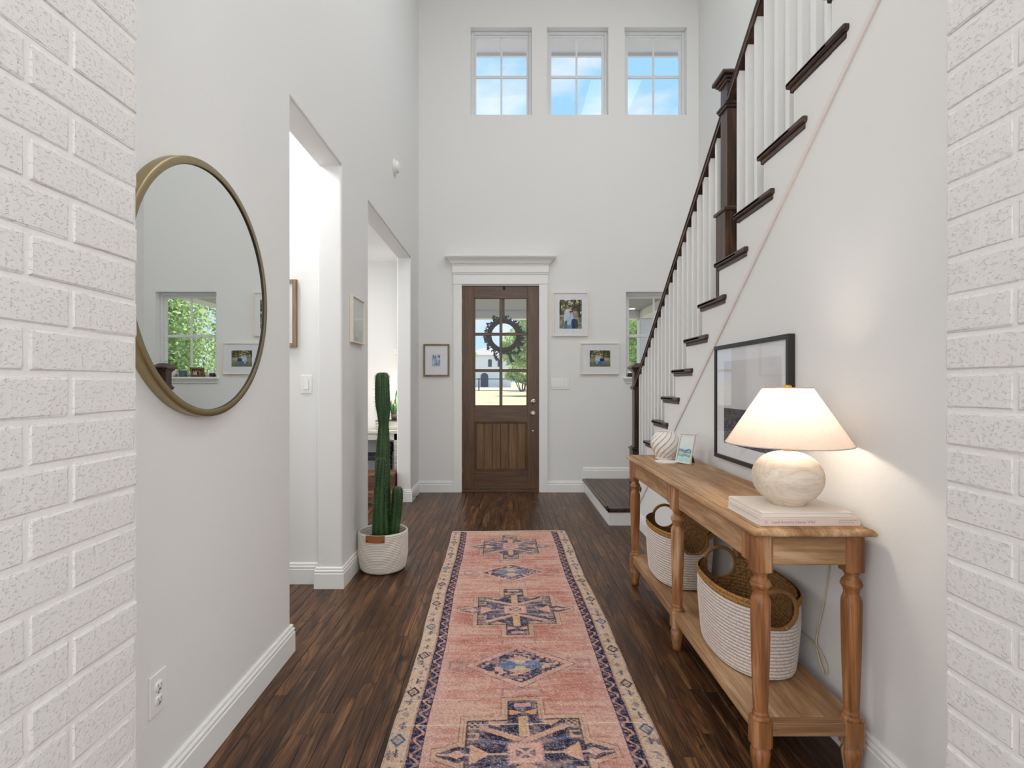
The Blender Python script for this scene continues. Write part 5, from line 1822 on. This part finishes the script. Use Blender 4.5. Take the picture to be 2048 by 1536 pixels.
for k in range(330):
    a = rq.uniform(-0.35, PI * 1.15) if k % 3 else rq.uniform(PI, 2 * PI)
    r = 0.185 + rq.uniform(-0.02, 0.035)
    c = Vector((WXc + r * math.cos(a), WYo + rq.uniform(-0.02, 0.03), WZc + r * math.sin(a)))
    d = Vector((math.cos(a + rq.uniform(-1.3, 1.3)), rq.uniform(-0.3, 0.3), math.sin(a + rq.uniform(-1.3, 1.3))))
    leaf(lv, c, d, rq.uniform(0.025, 0.055), rq.uniform(0.006, 0.012), Vector((0, 1, 0.3)))
TR = [[(WXc - 0.12, WYo, WZc - 0.13), (WXc - 0.115, WYo, WZc - 0.22), (WXc - 0.09, WYo, WZc - 0.27), (WXc - 0.075, WYo, WZc - 0.29)],
      [(WXc + 0.03, WYo, WZc - 0.18), (WXc + 0.07, WYo, WZc - 0.23), (WXc + 0.09, WYo, WZc - 0.29), (WXc + 0.10, WYo, WZc - 0.31)],
      [(WXc + 0.06, WYo, WZc - 0.17), (WXc + 0.12, WYo, WZc - 0.215), (WXc + 0.18, WYo, WZc - 0.20), (WXc + 0.19, WYo, WZc - 0.15), (WXc + 0.16, WYo, WZc - 0.12)],
      [(WXc - 0.10, WYo, WZc + 0.15), (WXc - 0.12, WYo, WZc + 0.19), (WXc - 0.12, WYo, WZc + 0.235)],
      [(WXc - 0.17, WYo, WZc - 0.06), (WXc - 0.19, WYo, WZc - 0.12), (WXc - 0.185, WYo, WZc - 0.17)],
      [(WXc + 0.16, WYo, WZc - 0.08), (WXc + 0.20, WYo, WZc - 0.10), (WXc + 0.235, WYo, WZc - 0.09)]]
tv = MB()
for t in TR:
    P = smooth_path(t, 8); tv.tube(P, 0.0055, 6)
    for p in P[::1]:
        for s in range(3):
            leaf(lv, Vector(p), Vector((rq.uniform(-1, 1), rq.uniform(-0.4, 0.4), rq.uniform(-1, 0.6))), rq.uniform(0.015, 0.035), 0.006, Vector((0, 1, 0.2)))
tv.build('trailing_vine', M['leaf_dark'], wr_)
tag(lv.build('leaves', M['leaf_dark'], wr_, normals=False), kind='stuff')

# ------------------------------------------------------------------ outside: porch, lawn, trees, fence, house
pr_ = structure('trim_2', (0, 8.5, 0))
PCZ = 2.70
xx = -3.0
pc = MB()
MB().box(-3.2, 2.90, 6.575, 10.75, PCZ + 0.02, PCZ + 0.25).build('porch_roof', M['siding'], pr_)
k = 0; yy = 6.58
while yy < 10.5:
    MB().box(-3.0, 2.62, yy + 0.002, yy + 0.136, PCZ, PCZ + 0.019, 0.003).build('ceiling_board', M['siding'], pr_); yy += 0.14
MB().box(-3.2, 2.90, 10.5, 10.75, 2.55, PCZ + 0.3).build('porch_beam', M['outside_paint'], pr_)
MB().box(2.62, 2.90, 6.575, 10.75, 2.55, PCZ + 0.3).build('porch_beam', M['outside_paint'], pr_)
MB().box(2.62, 2.88, 10.49, 10.75, -0.3, 2.55, 0.01).build('porch_post', M['outside_paint'], pr_)
MB().box(-3.2, -2.94, 10.49, 10.75, -0.3, 2.55, 0.01).build('porch_post', M['outside_paint'], pr_)
struct_mesh('porch_slab', MB().box(-3.2, 2.95, 6.5, 10.8, -0.35, -0.13), M['concrete'])
ev = MB(); ev.box(-3.0, 3.2, 6.575, 7.30, 5.74, 5.80); ev.box(-3.0, 3.2, 7.28, 7.32, 5.70, 5.95)
struct_mesh('trim_3', ev, M['outside_paint'])
sl_ = thing('porch_light', 'round recessed light glowing in the porch ceiling', 'light', (2.38, 10.15, PCZ))
MB().lathe([(0.085, 0), (0.085, -0.008), (0.07, -0.012)], (2.38, 10.15, PCZ), 24).build('trim_ring', M['outside_paint'], sl_)
MB().lathe([(0.065, -0.0121), (0.001, -0.0122)], (2.38, 10.15, PCZ), 24, cap=False).build('lens', emis('porch_bulb', (1, 0.97, 0.92, 1), 4.0), sl_)

# ground rising gently from the porch
gy = [10.8, 14, 25, 45, 60, 90, 160, 300]; gz = [-0.30, -0.12, 0.30, 0.42, 0.50, 0.80, 1.25, 1.9]
v = []; f = []
for y, z in zip(gy, gz):
    v += [(-140, y, z), (140, y, z)]
v = [(-140, 6.5, -0.36), (140, 6.5, -0.36), (-140, 10.8, -0.30), (140, 10.8, -0.30)] + v[2:]
n = len(v) // 2
f = [(2 * i, 2 * i + 1, 2 * i + 3, 2 * i + 2) for i in range(n - 1)]
g = MB().add(v, f)
lw = g.build('lawn_ground', M['lawn'])
tag(lw, kind='structure')
rd = MB(); rd.add([(-140, 62.5, 0.60), (140, 62.5, 0.60), (140, 74, 0.715), (-140, 74, 0.715)], [(0, 1, 2, 3)])
struct_mesh('road', rd, M['concrete'])


def gz_at(y): return float(np.interp(y, gy, gz))


def crown(center, radii, n, size, seed, lumps=9):
    rs = np.random.RandomState(seed)
    lc = rs.normal(size=(lumps, 3)); lc /= np.linalg.norm(lc, axis=1, keepdims=True); lc *= rs.uniform(0.25, 0.72, (lumps, 1))
    w = rs.randint(0, lumps, n)
    d = rs.normal(size=(n, 3)); d /= np.linalg.norm(d, axis=1, keepdims=True)
    p = lc[w] + d * (rs.uniform(0.55, 1.0, (n, 1)) * 0.46)
    p = p * np.array(radii) + np.array(center)
    a = rs.normal(size=(n, 3)); a /= np.linalg.norm(a, axis=1, keepdims=True)
    b = np.cross(a, rs.normal(size=(n, 3))); b /= np.linalg.norm(b, axis=1, keepdims=True)
    s = size * rs.uniform(0.6, 1.2, (n, 1))
    q = np.stack([p - a * s, p + b * s * 0.5, p + a * s, p - b * s * 0.5], axis=1).reshape(-1, 3)
    mb = MB(); mb.v = [tuple(x) for x in q.tolist()]
    mb.f = [(4 * i, 4 * i + 1, 4 * i + 2, 4 * i + 3) for i in range(n)]; mb.sm = [False] * n
    return mb


def tree(label, x, y, base_h, radii, n, size, seed, trunks=1, tr=0.12, group=None, name='tree'):
    z0 = gz_at(y)
    t = thing(name, label, 'tree' if name == 'tree' else 'shrub', (x, y, z0), group)
    cz = z0 + base_h + radii[2] * 0.92
    c = crown((x, y, cz), radii, n, size, seed).build('crown', M['leaf'], t, normals=False); c['kind'] = 'stuff'
    rq = random.Random(seed)
    m = MB()
    for k in range(trunks):
        a = 2 * PI * k / max(trunks, 1) + 0.4
        sp = 0.0 if trunks == 1 else 1.0
        m.tube(smooth_path([(x + sp * 0.12 * math.cos(a), y + sp * 0.12 * math.sin(a), z0 - 0.05), (x + sp * 0.5 * math.cos(a) + rq.uniform(-.05, .05), y + sp * 0.5 * math.sin(a), z0 + base_h * 0.9 + 0.1),
                            (x + (sp * 0.5 * radii[0] + 0.06) * math.cos(a), y + sp * 0.8 * math.sin(a), cz)], 6), [tr] * 4 + [tr * 0.75] * 5 + [tr * 0.5] * 4, 7)
    m.build('trunk', M['bark'], t)
    return t


tree('large bright green tree filling the right panes of the front door', 2.6, 42.0, 1.6, (3.3, 3.0, 3.6), 7000, 0.26, 1)
tree('leafy green tree at the left edge of the door glass', -3.3, 42.0, 1.9, (1.55, 1.5, 1.5), 2200, 0.24, 2)
tree('multi-stemmed round bush behind a patch of shade on the lawn', 1.80, 58.0, 0.62, (2.0, 1.8, 1.45), 3800, 0.20, 3, trunks=7, tr=0.06, name='bush')
tree('thin-trunked tree seen through the stair window beside the porch post', 3.52, 14.6, 1.45, (1.15, 1.2, 1.6), 5000, 0.06, 4, tr=0.045)
tree('dense tree beyond the porch, reflected in the round mirror, nearest the house', 6.6, 12.6, 0.2, (2.1, 2.3, 2.5), 26000, 0.062, 5)
tree('dense tree beyond the porch, reflected in the round mirror, second from the house', 10.6, 16.6, 0.1, (2.6, 2.8, 3.2), 26000, 0.08, 6)
tree('dense tree beyond the porch, reflected in the round mirror, farthest from the house', 5.7, 18.5, 0.2, (2.2, 2.4, 2.7), 20000, 0.08, 7)
tree('leafy tree straight behind the thin-trunked tree by the porch', 4.9, 24.0, 0.4, (2.4, 2.2, 2.6), 5200, 0.16, 8)

fe = thing('yard_fence', 'thin dark rail fence crossing the far lawn', 'fence', (-1.5, 61.0, gz_at(61)))
zf = gz_at(61)
for x in (-10.9, -8.3, -5.7, -2.95, -0.35, 2.25, 4.9):
    MB().tube([(x, 61, zf - 0.1), (x, 61, zf + 1.42)], 0.075, 8).build('post', M['dark_slot'], fe)
for z in (1.28,):
    MB().box(-11, 5, 60.96, 61.04, zf + z, zf + z + 0.10).build('rail', M['dark_slot'], fe)
hz_ = gz_at(88)
ho = thing('house', 'white two storey house with arched entry across the road', 'house', (-6, 88, hz_))
M['stucco'] = plaster('white_stucco', srgb(232, 230, 232), 0.3, 3)
M['roof'] = plaster('grey_roof', srgb(150, 146, 150), 0.5, 3)
M['entry'] = principled('dark_entry', srgb(60, 66, 92), 0.8)[0]
hw = MB(); hw.box(-6.2, 1.0, 88, 95, hz_ - 0.2, hz_ + 5.2); hw.box(-12, -6.2, 90, 96, hz_ - 0.2, hz_ + 3.2); hw.build('house_wall', M['stucco'], ho)
rf = MB(); rf.add([(-6.6, 87.6, hz_ + 5.2), (1.4, 87.6, hz_ + 5.2), (1.4, 95.4, hz_ + 5.2), (-6.6, 95.4, hz_ + 5.2), (-3.8, 91.5, hz_ + 6.6), (-1.2, 91.5, hz_ + 6.6)],
                  [(0, 1, 5, 4), (1, 2, 5), (2, 3, 4, 5), (3, 0, 4), (0, 3, 2, 1)]); rf.build('roof', M['roof'], ho)
ar = [(-0.62, 0), (0.62, 0), (0.62, 1.7)] + [(0.62 * math.cos(a), 1.7 + 0.62 * math.sin(a)) for a in [PI * k / 10 for k in range(1, 10)]] + [(-0.62, 1.7)]
MB().prism(ar, lambda p, q, t: (-3.35 + p, 87.93 + 0.2 * t, hz_ + q)).build('arched_entry', M['entry'], ho)
for x in (-5.6, -1.2):
    MB().box(x, x + 0.7, 87.95, 88.02, hz_ + 3.3, hz_ + 4.5).build('window', M['entry'], ho)
MB().box(-2.75, -2.15, 87.95, 88.02, hz_ + 3.3, hz_ + 4.5).build('window', M['entry'], ho)

# things of one kind that belong together
for o in COL.objects:
    c = o.get('category')
    if c == 'tree': o['group'] = 'trees around the front yard'
    elif c == 'book': o['group'] = 'books under the lamp'
    elif c == 'picture' and o.location.y == D: o['group'] = 'framed pictures beside the front door'
    elif c == 'switch': o['group'] = 'rocker light switches'
